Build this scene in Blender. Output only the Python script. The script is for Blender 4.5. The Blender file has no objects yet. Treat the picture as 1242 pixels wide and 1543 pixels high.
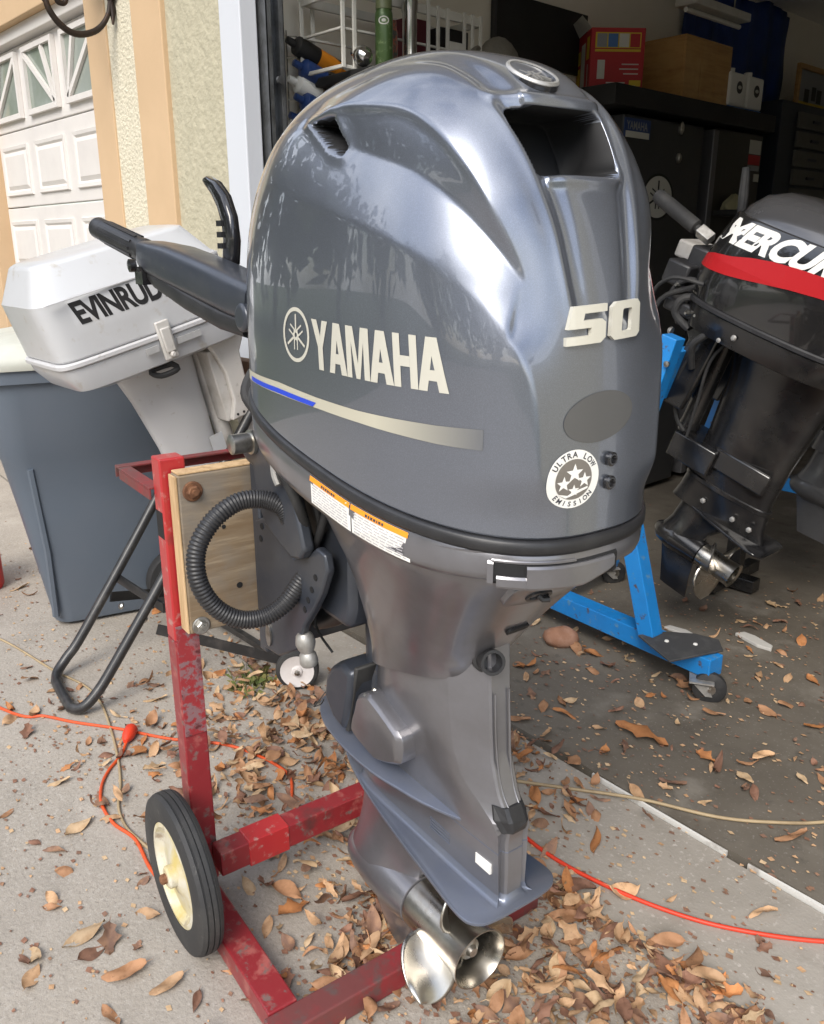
import bpy, bmesh, math, random
import numpy as np
from mathutils import Vector, Matrix
from mathutils.bvhtree import BVHTree
random.seed(7); np.random.seed(7)
SC = bpy.context.scene
COL = SC.collection
R = math.radians

# ------------------------------------------------------------------ camera, sky, sun, exposure
cam_d = bpy.data.cameras.new("camera"); cam = bpy.data.objects.new("camera", cam_d); COL.objects.link(cam)
cam.location = (0, 0, 1.30)
PITCH = math.atan(401/1270.0)
cam.rotation_euler = (R(90)-PITCH, 0, R(90-42.3))
cam_d.sensor_fit = 'VERTICAL'; cam_d.sensor_height = 36.0
cam_d.lens = 36.0*1270.0/1543.0
cam_d.clip_end = 400; cam_d.clip_start = 0.02
SC.camera = cam
SC.cycles.max_bounces = 16; SC.cycles.diffuse_bounces = 9; SC.cycles.sample_clamp_indirect = 0

W = bpy.data.worlds.new("World"); SC.world = W; W.use_nodes = True
wn = W.node_tree.nodes; wl = W.node_tree.links; wn.clear()
SUN_EL, SUN_AZ = R(42), R(150)
sky = wn.new("ShaderNodeTexSky"); sky.sky_type = 'NISHITA'; sky.sun_disc = False
sky.sun_elevation = SUN_EL; sky.sun_rotation = SUN_AZ; sky.dust_density = 1.5
tc = wn.new("ShaderNodeTexCoord")
cn = wn.new("ShaderNodeTexNoise"); cn.inputs['Scale'].default_value = 2.6; cn.inputs['Detail'].default_value = 7; cn.inputs['Roughness'].default_value = .58
wl.new(tc.outputs['Generated'], cn.inputs['Vector'])
cr = wn.new("ShaderNodeValToRGB"); cr.color_ramp.elements[0].position = .38; cr.color_ramp.elements[1].position = .72
wl.new(cn.outputs['Fac'], cr.inputs['Fac'])
mx = wn.new("ShaderNodeMix"); mx.data_type = 'RGBA'
wl.new(cr.outputs['Color'], mx.inputs['Factor']); wl.new(sky.outputs['Color'], mx.inputs[6]); mx.inputs[7].default_value = (11.0, 11.2, 11.7, 1)
bg = wn.new("ShaderNodeBackground"); bg.inputs['Strength'].default_value = .11
wl.new(mx.outputs[2], bg.inputs['Color'])
wo = wn.new("ShaderNodeOutputWorld"); wl.new(bg.outputs[0], wo.inputs['Surface'])

sd = bpy.data.lights.new("sun", 'SUN'); sun = bpy.data.objects.new("sun", sd); COL.objects.link(sun)
sd.energy = 1.5; sd.angle = R(32); sd.color = (1, .95, .87)
sdir = Vector((math.sin(SUN_AZ)*math.cos(SUN_EL), math.cos(SUN_AZ)*math.cos(SUN_EL), math.sin(SUN_EL)))
sun.rotation_euler = sdir.to_track_quat('Z', 'Y').to_euler()
sun.location = (0, -3, 6)
SC.view_settings.view_transform = 'Standard'; SC.view_settings.look = 'None'
SC.view_settings.gamma = 1; SC.view_settings.exposure = 1.12
SC.view_settings.use_curve_mapping = False

# ------------------------------------------------------------------ helpers
def thing(name, label, cat, loc=(0, 0, 0), rz=0, group=None, rot=None):
    o = bpy.data.objects.new(name, None); COL.objects.link(o)
    o.location = loc; o.rotation_euler = rot if rot else (0, 0, rz)
    o.empty_display_size = .1
    return tag(o, label, cat, group)
def tag(o, label=None, cat=None, group=None, kind=None):
    if label: o['label'] = label
    if cat: o['category'] = cat
    if group: o['group'] = group
    if kind: o['kind'] = kind
    return o
def copy_tree(o, parent=None):
    c = o.copy(); COL.objects.link(c); c.parent = parent
    for ch in o.children: copy_tree(ch, c)
    return c

class MB:
    "collects verts/faces, builds one mesh object"
    def __init__(s): s.v = []; s.f = []; s.m = []; s.cm = 0
    def add(s, V, F, M=None):
        n = len(s.v)
        s.v += [tuple(p) for p in V]
        s.f += [tuple(i+n for i in f) for f in F]
        s.m += [s.cm]*len(F) if M is None else M
        return s
    def box(s, x0, x1, y0, y1, z0, z1, mtx=None):
        V = [Vector((x, y, z)) for z in (z0, z1) for y in (y0, y1) for x in (x0, x1)]
        if mtx is not None: V = [mtx @ p for p in V]
        return s.add(V, [(0, 2, 3, 1), (4, 5, 7, 6), (0, 1, 5, 4), (2, 6, 7, 3), (0, 4, 6, 2), (1, 3, 7, 5)])
    def bar(s, p, q, w, h, up=(0, 0, 1), roll=0):
        "box beam from p to q, w across, h along up"
        p = Vector(p); q = Vector(q); d = (q-p); L = d.length; d.normalize()
        u = Vector(up); x = d.cross(u)
        if x.length < 1e-4: x = d.cross(Vector((1, 0, 0)))
        x.normalize(); u = x.cross(d).normalized()
        V = []
        for t in (p, q):
            for a, b in ((-1, -1), (1, -1), (1, 1), (-1, 1)): V.append(t + x*(a*w/2) + u*(b*h/2))
        return s.add(V, [(3, 2, 1, 0), (4, 5, 6, 7), (0, 1, 5, 4), (1, 2, 6, 5), (2, 3, 7, 6), (3, 0, 4, 7)])
    def loft(s, secs, closed=True, cap0=True, cap1=True):
        n = len(secs[0]); V = [p for q in secs for p in q]; F = []
        for i in range(len(secs)-1):
            for j in range(n if closed else n-1):
                k = (j+1) % n
                F.append((i*n+j, i*n+k, (i+1)*n+k, (i+1)*n+j))
        if cap0: F.append(tuple(reversed(range(n))))
        if cap1: F.append(tuple((len(secs)-1)*n+j for j in range(n)))
        return s.add(V, F)
    def tube(s, pts, r, n=10, closed=False, smooth=0, cap=True):
        P = [Vector(p) for p in pts]
        rr = r if isinstance(r, (list, tuple)) else None
        if smooth:
            P, rr = catmull(P, smooth, closed, rr)
        secs = []; prev = None; m = len(P)
        for i, p in enumerate(P):
            if closed: d = P[(i+1) % m]-P[i-1]
            else: d = P[min(i+1, m-1)]-P[max(i-1, 0)]
            d.normalize()
            if prev is None:
                a = Vector((0, 0, 1)) if abs(d.z) < .9 else Vector((1, 0, 0))
                x = d.cross(a).normalized()
            else:
                x = (prev - d*prev.dot(d)).normalized()
            prev = x; y = d.cross(x)
            rad = rr[i] if rr else r
            secs.append([p + (x*math.cos(2*math.pi*k/n) + y*math.sin(2*math.pi*k/n))*rad for k in range(n)])
        if closed: secs.append(secs[0]); cap = False
        return s.loft(secs, cap0=cap, cap1=cap)
    def lathe(s, prof, n=24, mtx=None, cap0=True, cap1=True):
        "profile of (r, h) about the local Z axis"
        secs = []
        for r, h in prof:
            c = [Vector((r*math.cos(2*math.pi*k/n), r*math.sin(2*math.pi*k/n), h)) for k in range(n)]
            secs.append([mtx @ p for p in c] if mtx is not None else c)
        return s.loft(secs, cap0=cap0, cap1=cap1)
    def prism(s, poly, d, mtx=None):
        "polygon in XY extruded 0..d along Z, then transformed"
        n = len(poly)
        V = [Vector((x, y, 0)) for x, y in poly]+[Vector((x, y, d)) for x, y in poly]
        if mtx is not None: V = [mtx @ p for p in V]
        F = [tuple(reversed(range(n))), tuple(range(n, 2*n))]+[(i, (i+1) % n, n+(i+1) % n, n+i) for i in range(n)]
        return s.add(V, F)
    def build(s, name, mats, parent=None, smooth=35, bevel=0, seg=2, subd=0):
        me = bpy.data.meshes.new(name); me.from_pydata(s.v, [], s.f); me.update()
        bm = bmesh.new(); bm.from_mesh(me); bmesh.ops.recalc_face_normals(bm, faces=bm.faces); bm.to_mesh(me); bm.free()
        for m in (mats if isinstance(mats, (list, tuple)) else [mats]): me.materials.append(m)
        if any(s.m): me.polygons.foreach_set('material_index', s.m)
        if smooth:
            me.polygons.foreach_set('use_smooth', [True]*len(me.polygons))
            me.set_sharp_from_angle(angle=R(smooth))
        o = bpy.data.objects.new(name, me); COL.objects.link(o); o.parent = parent
        if bevel:
            b = o.modifiers.new('bevel', 'BEVEL'); b.width = bevel; b.segments = seg; b.limit_method = 'ANGLE'; b.angle_limit = R(40)
            b.harden_normals = False
        if subd:
            b = o.modifiers.new('subd', 'SUBSURF'); b.levels = subd; b.render_levels = subd
        return o
def catmull(P, k, closed=False, rr=None):
    m = len(P); out = []; ro = []
    for i in range(m if closed else m-1):
        g = lambda j: P[j % m] if closed else P[max(0, min(m-1, j))]
        p0, p1, p2, p3 = g(i-1), g(i), g(i+1), g(i+2)
        for q in range(k):
            t = q/k
            out.append(.5*((2*p1)+(p2-p0)*t+(2*p0-5*p1+4*p2-p3)*t*t+(3*p1-p0-3*p2+p3)*t**3))
            if rr: ro.append(rr[i]*(1-t)+rr[(i+1) % m]*t)
    if not closed:
        out.append(P[-1])
        if rr: ro.append(rr[-1])
    return out, (ro if rr else None)
def mtx(loc=(0, 0, 0), rot=(0, 0, 0), sc=(1, 1, 1)):
    from mathutils import Euler
    return Matrix.Translation(loc) @ Euler(rot).to_matrix().to_4x4() @ Matrix.Diagonal((*sc, 1))
def rrect(w, h, r, n=5):
    "rounded rectangle centred on the origin"
    P = []
    for cx, cy, a0 in ((w/2-r, h/2-r, 0), (-w/2+r, h/2-r, 90), (-w/2+r, -h/2+r, 180), (w/2-r, -h/2+r, 270)):
        for i in range(n+1):
            a = R(a0+90*i/n); P.append((cx+r*math.cos(a), cy+r*math.sin(a)))
    return P
def sel(L, Wd, nx, ny=None, n=32):
    "superellipse outline"
    ny = ny or nx; out = []
    for k in range(n):
        a = 2*math.pi*k/n; c, s_ = math.cos(a), math.sin(a)
        out.append((math.copysign(abs(c)**(2/nx), c)*L, math.copysign(abs(s_)**(2/ny), s_)*Wd))
    return out
def text_mesh(txt, size, bold=0.0, ext=0.0, shear=0.0, space=1.0):
    cu = bpy.data.curves.new('lettering', 'FONT'); cu.body = txt; cu.size = size; cu.offset = bold; cu.extrude = ext
    cu.shear = shear; cu.space_character = space; cu.resolution_u = 4; cu.fill_mode = 'BOTH' if ext else 'FRONT'
    o = bpy.data.objects.new('lettering', cu); COL.objects.link(o)
    dg = bpy.context.evaluated_depsgraph_get(); dg.update()
    me = bpy.data.meshes.new_from_object(o.evaluated_get(dg))
    bpy.data.objects.remove(o); bpy.data.curves.remove(cu)
    V = [v.co.copy() for v in me.vertices]; F = [tuple(p.vertices) for p in me.polygons]
    bpy.data.meshes.remove(me)
    x0 = min(v.x for v in V); x1 = max(v.x for v in V); y0 = min(v.y for v in V); y1 = max(v.y for v in V)
    return [Vector(((v.x-x0)/(x1-x0), (v.y-y0)/(y1-y0), v.z)) for v in V], F, (x1-x0)/(y1-y0)   # unit box

# ------------------------------------------------------------------ materials
def pm(name, col, rough=.5, metal=0, coat=0, coat_r=.05, var=None, bump=None, spec=.5, aniso=0, rvar=0, coords='Object', ramp=None):
    """procedural principled material. var = list of (scale, colour, lo, hi) noise layers mixed over the base;
    bump = list of (scale, strength, distance)"""
    m = bpy.data.materials.new(name); m.use_nodes = True
    nt = m.node_tree; N = nt.nodes; L = nt.links; b = N['Principled BSDF']
    b.inputs['Base Color'].default_value = (*col, 1); b.inputs['Roughness'].default_value = rough
    b.inputs['Metallic'].default_value = metal; b.inputs['Coat Weight'].default_value = coat; b.inputs['Coat Roughness'].default_value = coat_r
    b.inputs['Specular IOR Level'].default_value = spec
    t = N.new('ShaderNodeTexCoord'); last = None
    for lay in (var or []):
        sc, c2, lo, hi = lay[:4]
        n = N.new('ShaderNodeTexNoise'); n.inputs['Detail'].default_value = 6; n.inputs['Roughness'].default_value = .62
        if isinstance(sc, tuple):
            mp = N.new('ShaderNodeMapping'); mp.inputs['Scale'].default_value = sc; L.new(t.outputs[coords], mp.inputs['Vector']); L.new(mp.outputs[0], n.inputs['Vector'])
            n.inputs['Scale'].default_value = 1
        else:
            n.inputs['Scale'].default_value = sc; L.new(t.outputs[coords], n.inputs['Vector'])
        r = N.new('ShaderNodeMapRange'); r.inputs['From Min'].default_value = lo; r.inputs['From Max'].default_value = hi
        L.new(n.outputs['Fac'], r.inputs['Value'])
        x = N.new('ShaderNodeMix'); x.data_type = 'RGBA'; L.new(r.outputs['Result'], x.inputs['Factor'])
        if last is None: x.inputs[6].default_value = (*col, 1)
        else: L.new(last, x.inputs[6])
        x.inputs[7].default_value = (*c2, 1); last = x.outputs[2]
    if last is not None: L.new(last, b.inputs['Base Color'])
    if rvar:
        n = N.new('ShaderNodeTexNoise'); n.inputs['Scale'].default_value = 14; n.inputs['Detail'].default_value = 5; L.new(t.outputs[coords], n.inputs['Vector'])
        r = N.new('ShaderNodeMapRange'); r.inputs['From Min'].default_value = .3; r.inputs['From Max'].default_value = .7
        r.inputs['To Min'].default_value = max(.02, rough-rvar); r.inputs['To Max'].default_value = rough+rvar
        L.new(n.outputs['Fac'], r.inputs['Value']); L.new(r.outputs['Result'], b.inputs['Roughness'])
    prev = None
    for sc, st, dist in (bump or []):
        n = N.new('ShaderNodeTexNoise'); n.inputs['Detail'].default_value = 4
        if isinstance(sc, tuple):
            mp = N.new('ShaderNodeMapping'); mp.inputs['Scale'].default_value = sc; L.new(t.outputs[coords], mp.inputs['Vector']); L.new(mp.outputs[0], n.inputs['Vector'])
            n.inputs['Scale'].default_value = 1
        else:
            n.inputs['Scale'].default_value = sc; L.new(t.outputs[coords], n.inputs['Vector'])
        u = N.new('ShaderNodeBump'); u.inputs['Strength'].default_value = st; u.inputs['Distance'].default_value = dist
        L.new(n.outputs['Fac'], u.inputs['Height'])
        if prev is not None: L.new(prev, u.inputs['Normal'])
        prev = u.outputs['Normal']
    if prev is not None: L.new(prev, b.inputs['Normal'])
    return m
def rand_tint(m, amt=.35):
    "vary brightness per object"
    nt = m.node_tree; b = nt.nodes['Principled BSDF']
    oi = nt.nodes.new('ShaderNodeObjectInfo'); h = nt.nodes.new('ShaderNodeHueSaturation')
    mr = nt.nodes.new('ShaderNodeMapRange'); mr.inputs['To Min'].default_value = 1-amt; mr.inputs['To Max'].default_value = 1+amt
    nt.links.new(oi.outputs['Random'], mr.inputs['Value']); nt.links.new(mr.outputs[0], h.inputs['Value'])
    s_ = b.inputs['Base Color']
    if s_.is_linked: nt.links.new(s_.links[0].from_socket, h.inputs['Color'])
    else: h.inputs['Color'].default_value = s_.default_value
    nt.links.new(h.outputs[0], s_)
    return m
M = {}
M['paint'] = pm('marine_grey_paint', (.19, .207, .247), .28, .72, coat=1, coat_r=.02, var=[(900, (.25, .275, .33), .45, .75)], bump=[(7, .012, .003)])
M['paint2'] = pm('marine_grey_paint_satin', (.225, .225, .245), .34, .66, coat=.7, coat_r=.14, var=[(6, (.175, .17, .18), .4, .7)], rvar=.06)
M['plate_paint'] = pm('lower_unit_grey_paint', (.145, .165, .22), .36, .5, coat=.35, coat_r=.2, var=[(10, (.17, .185, .225), .4, .7)], rvar=.07)
M['black_plastic'] = pm('black_plastic', (.018, .018, .02), .42, var=[(20, (.03, .03, .032), .4, .7)], bump=[(300, .1, .001)])
M['black_gloss'] = pm('black_gloss', (.012, .012, .014), .18, coat=.6, coat_r=.05, var=[(9, (.03, .028, .026), .45, .75)], rvar=.06)
M['rubber'] = pm('black_rubber', (.022, .022, .023), .72, var=[(15, (.06, .058, .055), .45, .8)], bump=[(90, .2, .002)])
M['dark_void'] = pm('hole_shade_black', (.008, .008, .009), .7)  # near black put in for the shade inside holes, slots and recesses
M['bracket'] = pm('bracket_dark_blue_grey', (.045, .052, .068), .40, .35, coat=.3, coat_r=.2, var=[(8, (.07, .075, .085), .45, .75), (40, (.12, .11, .10), .62, .8)], rvar=.08)
M['decal_silver'] = pm('decal_silver', (.62, .60, .52), .42, .25)
M['decal_white'] = pm('decal_white', (.80, .79, .75), .45)
M['steel'] = pm('stainless', (.46, .44, .40), .30, 1, var=[(5, (.38, .33, .27), .4, .75), (60, (.50, .48, .44), .4, .7)], rvar=.08, bump=[(60, .03, .001)])
M['bolt'] = pm('bolt_zinc', (.5, .49, .46), .35, 1, var=[(40, (.25, .22, .18), .45, .7)])
M['alu'] = pm('dull_aluminium', (.5, .49, .47), .5, .7, var=[(30, (.3, .29, .27), .4, .7)])
M['orange'] = pm('label_orange', (.85, .30, .02), .5)
M['blue_decal'] = pm('decal_blue', (.02, .06, .55), .35)
M['ink'] = pm('label_ink', (.05, .05, .06), .6)
M['pale_ink'] = pm('label_pale_ink', (.45, .43, .45), .6)
# ------------------------------------------------------------------ the place: ground, house, garage
M['concrete'] = pm('driveway_concrete', (.385, .345, .295), .9, var=[(1.1, (.30, .27, .23), .35, .7), (9, (.26, .235, .20), .5, .8), (75, (.43, .395, .35), .52, .72), (140, (.22, .195, .17), .54, .68), (260, (.50, .465, .42), .58, .70), (3, (.44, .40, .35), .55, .8), (.7, (.29, .26, .225), .52, .78), (4.5, (.25, .22, .185), .66, .80)], bump=[(110, .5, .004), (350, .35, .002)])
M['apron_concrete'] = pm('apron_concrete', (.37, .34, .30), .88, var=[(1.6, (.27, .245, .21), .38, .66), (8, (.24, .215, .18), .55, .8), (90, (.46, .42, .38), .58, .7)], bump=[(130, .35, .003)])
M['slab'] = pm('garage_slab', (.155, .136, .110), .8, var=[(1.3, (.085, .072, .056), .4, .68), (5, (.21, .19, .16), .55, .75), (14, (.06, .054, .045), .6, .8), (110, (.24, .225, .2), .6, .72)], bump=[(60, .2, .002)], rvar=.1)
M['slab_edge'] = pm('slab_edge_paint', (.62, .61, .58), .7, var=[(12, (.34, .32, .29), .5, .64)])
M['lawn'] = pm('lawn', (.05, .075, .022), .95, var=[(3, (.075, .085, .03), .4, .7), (40, (.03, .05, .015), .45, .7)], bump=[(60, .8, .02)])
M['stucco'] = pm('olive_stucco', (.45, .415, .305), .92, var=[(12, (.40, .37, .27), .4, .7)], bump=[(38, .75, .012), (110, .3, .004)])
M['stucco_cream'] = pm('cream_rough_stucco', (.64, .59, .46), .92, var=[(70, (.56, .51, .39), .5, .62)], bump=[(75, .8, .012)])
M['band'] = pm('tan_smooth_band', (.56, .395, .24), .85, var=[(4, (.52, .365, .22), .4, .7)], bump=[(150, .12, .002)])
M['white_paint'] = pm('white_door_paint', (.68, .65, .62), .5, var=[(5, (.62, .59, .565), .45, .75)])
M['trim_white'] = pm('white_trim', (.58, .60, .64), .5)
M['garage_wall'] = pm('garage_inner_wall', (.84, .80, .71), .9, var=[(2, (.80, .76, .67), .4, .7)], bump=[(200, .1, .001)])
M['ceiling'] = pm('garage_ceiling', (.80, .79, .76), .95)
M['glass'] = pm('dark_window_glass', (.30, .33, .30), .08, var=[(3, (.20, .24, .19), .4, .65)])
M['soffit'] = pm('soffit', (.6, .55, .46), .8)
M['roof'] = pm('roof_shingle', (.12, .10, .09), .95, var=[(20, (.18, .15, .13), .4, .7)])

def sheet(name, pts, z, mat, zb=-.12):
    b = MB(); b.prism(pts, z-zb, Matrix.Translation((0, 0, zb))); o = b.build(name, mat, smooth=0); tag(o, kind='structure'); return o
# level lawn reaching the horizon, driveway slabs, garage slab
b = MB(); b.add([(-160, -160, -.05), (160, -160, -.05), (160, 160, -.05), (-160, 160, -.05)], [(0, 1, 2, 3)]); tag(b.build('ground', M['lawn'], smooth=0), kind='structure')
J = lambda x: 1.575-.05*(x+.8)            # line of the garage threshold
sheet('driveway', [(-6.2, -13), (4.6, -13), (4.6, 1.10), (-.2, 1.215), (-1.25, 1.212), (-6.2, 1.5)], 0, M['concrete'])
tag(sheet('driveway_apron', [(-6.2, 1.509), (-1.25, 1.222), (-.2, 1.225), (4.6, 1.11), (4.6, J(4.6)-.004), (-6.2, J(-6.2)-.004)], .003, M['apron_concrete']), kind='structure')
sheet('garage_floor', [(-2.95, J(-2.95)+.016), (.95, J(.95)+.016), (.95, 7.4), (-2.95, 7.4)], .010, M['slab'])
b = MB(); x = -2.5
rng = random.Random(3)
while x < .3:                               # worn white lip along the slab edge, broken in places
    l = rng.uniform(.12, .42)
    if x > -1.22 or rng.random() < .4:
        w0, w1 = rng.uniform(.004, .011), rng.uniform(.004, .012)
        b.add([(x, J(x), .0), (x+l, J(x+l), .0), (x+l, J(x+l)+w1, .0), (x, J(x)+w0, .0), (x, J(x), .0125), (x+l, J(x+l), .0125), (x+l, J(x+l)+w1, .0135), (x, J(x)+w0, .0135)],
              [(0, 1, 2, 3), (4, 5, 6, 7), (0, 1, 5, 4), (1, 2, 6, 5), (2, 3, 7, 6), (3, 0, 4, 7)])
    x += l+rng.choice((.004, .01, .05))
tag(b.build('floor_edge_strip', M['slab_edge'], smooth=0), kind='structure')

# house front: one thing with door opening, pilaster bands, open garage
YF = 1.62
house = thing('house', 'cream stucco house front with tan bands beside the open garage', 'house', (-3, YF, 0))
def hb(name, mat, boxes, bevel=0):
    b = MB()
    for x0, x1, y0, y1, z0, z1 in boxes: b.box(x0+3, x1+3, y0-YF, y1-YF, z0, z1)
    return b.build(name, mat, house, smooth=0, bevel=bevel)
hb('wall', M['stucco'], [(-3.09, -2.68, YF, YF+.2, -.1, 3.2), (-9, -5.55, YF, YF+.2, -.1, 3.2), (.42, 6, YF, YF+.2, -.1, 3.2), (-2.68, .42, YF, YF+.2, 2.55, 3.2), (-5.55, -3.09, YF+.03, YF+.2, 2.36, 3.2)])
hb('smooth_band', M['band'], [(-3.305, -3.075, YF-.02, YF+.19, -.08, 3.2)], .004)
hb('smooth_band', M['band'], [(-3.715, -3.53, YF-.02, YF+.19, -.08, 3.2)], .004)
hb('smooth_band', M['band'], [(-5.50, -3.715, YF-.02, YF+.19, 2.30, 2.72)], .004)
hb('smooth_band', M['band'], [(-5.50, -5.20, YF-.02, YF+.19, -.08, 2.30)], .004)
hb('rough_band', M['stucco_cream'], [(-3.53, -3.305, YF-.012, YF+.19, -.08, 3.2)])
hb('door_trim', M['trim_white'], [(-2.685, -2.56, YF-.018, YF+.045, -.0, 2.46)], .004)
hb('door_trim', M['trim_white'], [(-2.56, .30, YF-.018, YF+.045, 2.46, 2.56)], .004)
hb('door_trim', M['trim_white'], [(.30, .425, YF-.018, YF+.045, 0, 2.46)], .004)
hb('door_header', M['white_paint'], [(-5.2, -3.73, YF+.02, YF+.1, 2.245, 2.30)], .004)
hb('eave', M['soffit'], [(-9.2, 6.2, YF-.30, YF+.4, 3.2, 3.3)])
b = MB(); b.add([(-6.3, -.45, 3.32), (9.3, -.45, 3.32), (9.3, 6.5, 5.2), (-6.3, 6.5, 5.2), (-6.3, -.45, 3.42), (9.3, -.45, 3.42), (9.3, 6.5, 5.3), (-6.3, 6.5, 5.3)], [(0, 1, 2, 3), (4, 5, 6, 7), (0, 1, 5, 4), (1, 2, 6, 5), (2, 3, 7, 6), (3, 0, 4, 7)]); b.build('roof', M['roof'], house, smooth=0)
# shell of the open garage
hb('garage_inner_wall', M['garage_wall'], [(-2.98, -2.88, YF+.2, 7.3, -.1, 2.72)])
hb('garage_inner_wall', M['garage_wall'], [(.90, 1.0, YF+.2, 7.3, -.1, 2.72)])
hb('garage_inner_wall', M['garage_wall'], [(-2.98, 1.0, 7.3, 7.42, -.1, 2.72)])
hb('garage_ceiling', M['ceiling'], [(-3.0, 1.02, YF+.2, 7.44, 2.72, 2.82)])
# vertical track of the overhead door inside the jamb
M['track'] = pm('galvanised_track', (.22, .23, .24), .45, .8, var=[(14, (.10, .10, .10), .4, .7)])
tr = thing('door_track', 'grey steel overhead door track standing just inside the white trim', 'door track', (-2.545, YF+.09, 0))
b = MB(); b.box(-.035, -.030, -.03, .03, 0.01, 2.2); b.box(-.035, .02, -.033, -.030, .01, 2.2); b.box(-.035, .02, .030, .033, .01, 2.2); b.box(.017, .02, -.033, -.015, .01, 2.2); b.box(.017, .02, .015, .033, .01, 2.2)
b.build('rail', M['track'], tr, smooth=0)
for z in (.5, 1.25, 1.78, 2.1):
    b = MB(); b.box(-.06, .01, .034, .04, z, z+.06); b.lathe([(.012, 0), (.012, .012), (0, .012)], 8, mtx((.028, .0, z+.03), (0, R(90), 0))); b.build('bracket', M['track'], tr, smooth=30)

# white sectional door at the left: sections > raised panels, fan windows
door = thing('garage_door', 'closed white panelled garage door with fan shaped window bars', 'garage door', (-5.2, YF+.07, 0))
DW = 1.47; SH = .372; ncol = 3; cw = DW/ncol
for k in range(6):
    z0 = k*SH+.012
    b = MB(); b.box(0, DW, 0, .04, z0, z0+SH-.006)
    sec = b.build('door_section', M['white_paint'], door, smooth=0, bevel=.004)
    for c in range(ncol):
        x0, x1 = c*cw+.05, (c+1)*cw-.05 if c < ncol-1 else (c+1)*cw-.035
        if c == 0: x0 = .05
        za, zb = z0+.055, z0+SH-.07
        if k < 5:
            b = MB()                           # recessed moulding and raised field
            b.loft([[(x0, 0, za), (x1, 0, za), (x1, 0, zb), (x0, 0, zb)], [(x0+.004, -.012, za+.004), (x1-.004, -.012, za+.004), (x1-.004, -.012, zb-.004), (x0+.004, -.012, zb-.004)],
                    [(x0+.02, -.010, za+.02), (x1-.02, -.010, za+.02), (x1-.02, -.010, zb-.02), (x0+.02, -.010, zb-.02)], [(x0+.03, -.002, za+.03), (x1-.03, -.002, za+.03), (x1-.03, -.002, zb-.03), (x0+.03, -.002, zb-.03)],
                    [(x0+.05, -.011, za+.05), (x1-.05, -.011, za+.05), (x1-.05, -.011, zb-.05), (x0+.05, -.011, zb-.05)]], cap0=False)
            b.build('panel', M['white_paint'], sec, smooth=0)
        else:
            b = MB(); b.box(x0+.02, x1-.02, -.006, -.002, za+.01, zb+.02); b.build('pane', M['glass'], sec, smooth=0)
            b = MB()
            for q in ((x0, x1, za-.012, za+.012), (x0, x1, zb+.018, zb+.04), (x0, x0+.022, za+.012, zb+.018), (x1-.022, x1, za+.012, zb+.018)): b.box(q[0], q[1], -.022, -.001, q[2], q[3])
            left = c == 0
            cx = x1-.02 if c == 1 else x0+.02; cz = za+.012
            for an in ((145, 116) if c == 1 else (35, 64)):
                L_ = .0
                for t in np.arange(.02, .6, .004):
                    px, pz = cx+t*math.cos(R(an)), cz+t*math.sin(R(an))
                    if px < x0+.024 or px > x1-.024 or pz > zb+.016: break
                    L_ = t
                b.bar((cx+.012*math.cos(R(an)), -.014, cz), (cx+L_*math.cos(R(an)), -.014, cz+L_*math.sin(R(an))), .024, .014, up=(0, 1, 0))
            b.build('muntin', M['white_paint'], sec, smooth=0)

# wrought iron lantern on the rough band, only its scroll hangs into the picture
M['iron'] = pm('wrought_iron', (.028, .02, .016), .5, .5, var=[(25, (.07, .035, .02), .5, .75)], bump=[(60, .3, .002)])
lan = thing('wall_lantern', 'black wrought iron wall lantern whose scroll hangs above the left garage door', 'lantern', (-3.44, YF-.013, 2.10))
b = MB(); b.lathe([(.0, 0), (.045, 0), (.05, .012), (.03, .026), (0, .026)], 20, mtx((0, 0, .13), (R(90), 0, 0))); b.build('backplate', M['iron'], lan)
sc = [(0, -.015, .13), (0, -.028, .04), (0, -.08, -.025), (0, -.16, -.05), (0, -.22, -.025), (0, -.258, .03), (0, -.252, .09), (0, -.215, .108), (0, -.185, .082), (0, -.192, .048), (0, -.216, .046), (0, -.222, .070)]
b = MB(); b.tube(sc, [.007, .009, .011, .012, .012, .011, .010, .009, .009, .009, .010, .012], 10, smooth=6); b.tube([(0, -.248, .015), (0, -.272, .05), (0, -.295, .075)], [.009, .007, .002], 8, smooth=4)
b.tube([(0, -.02, .10), (.0, -.012, .05), (.012, -.02, .0)], [.011, .013, .003], 8, smooth=4); b.build('scroll', M['iron'], lan, smooth=60)
b = MB(); b.lathe([(.0, .20), (.02, .20), (.05, .24), (.09, .26), (.085, .27), (.085, .50), (.10, .51), (.05, .58), (.015, .62), (.0, .64)], 6, mtx((0, -.2, 0))); b.build('lamp_head', M['iron'], lan, smooth=0)

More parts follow.
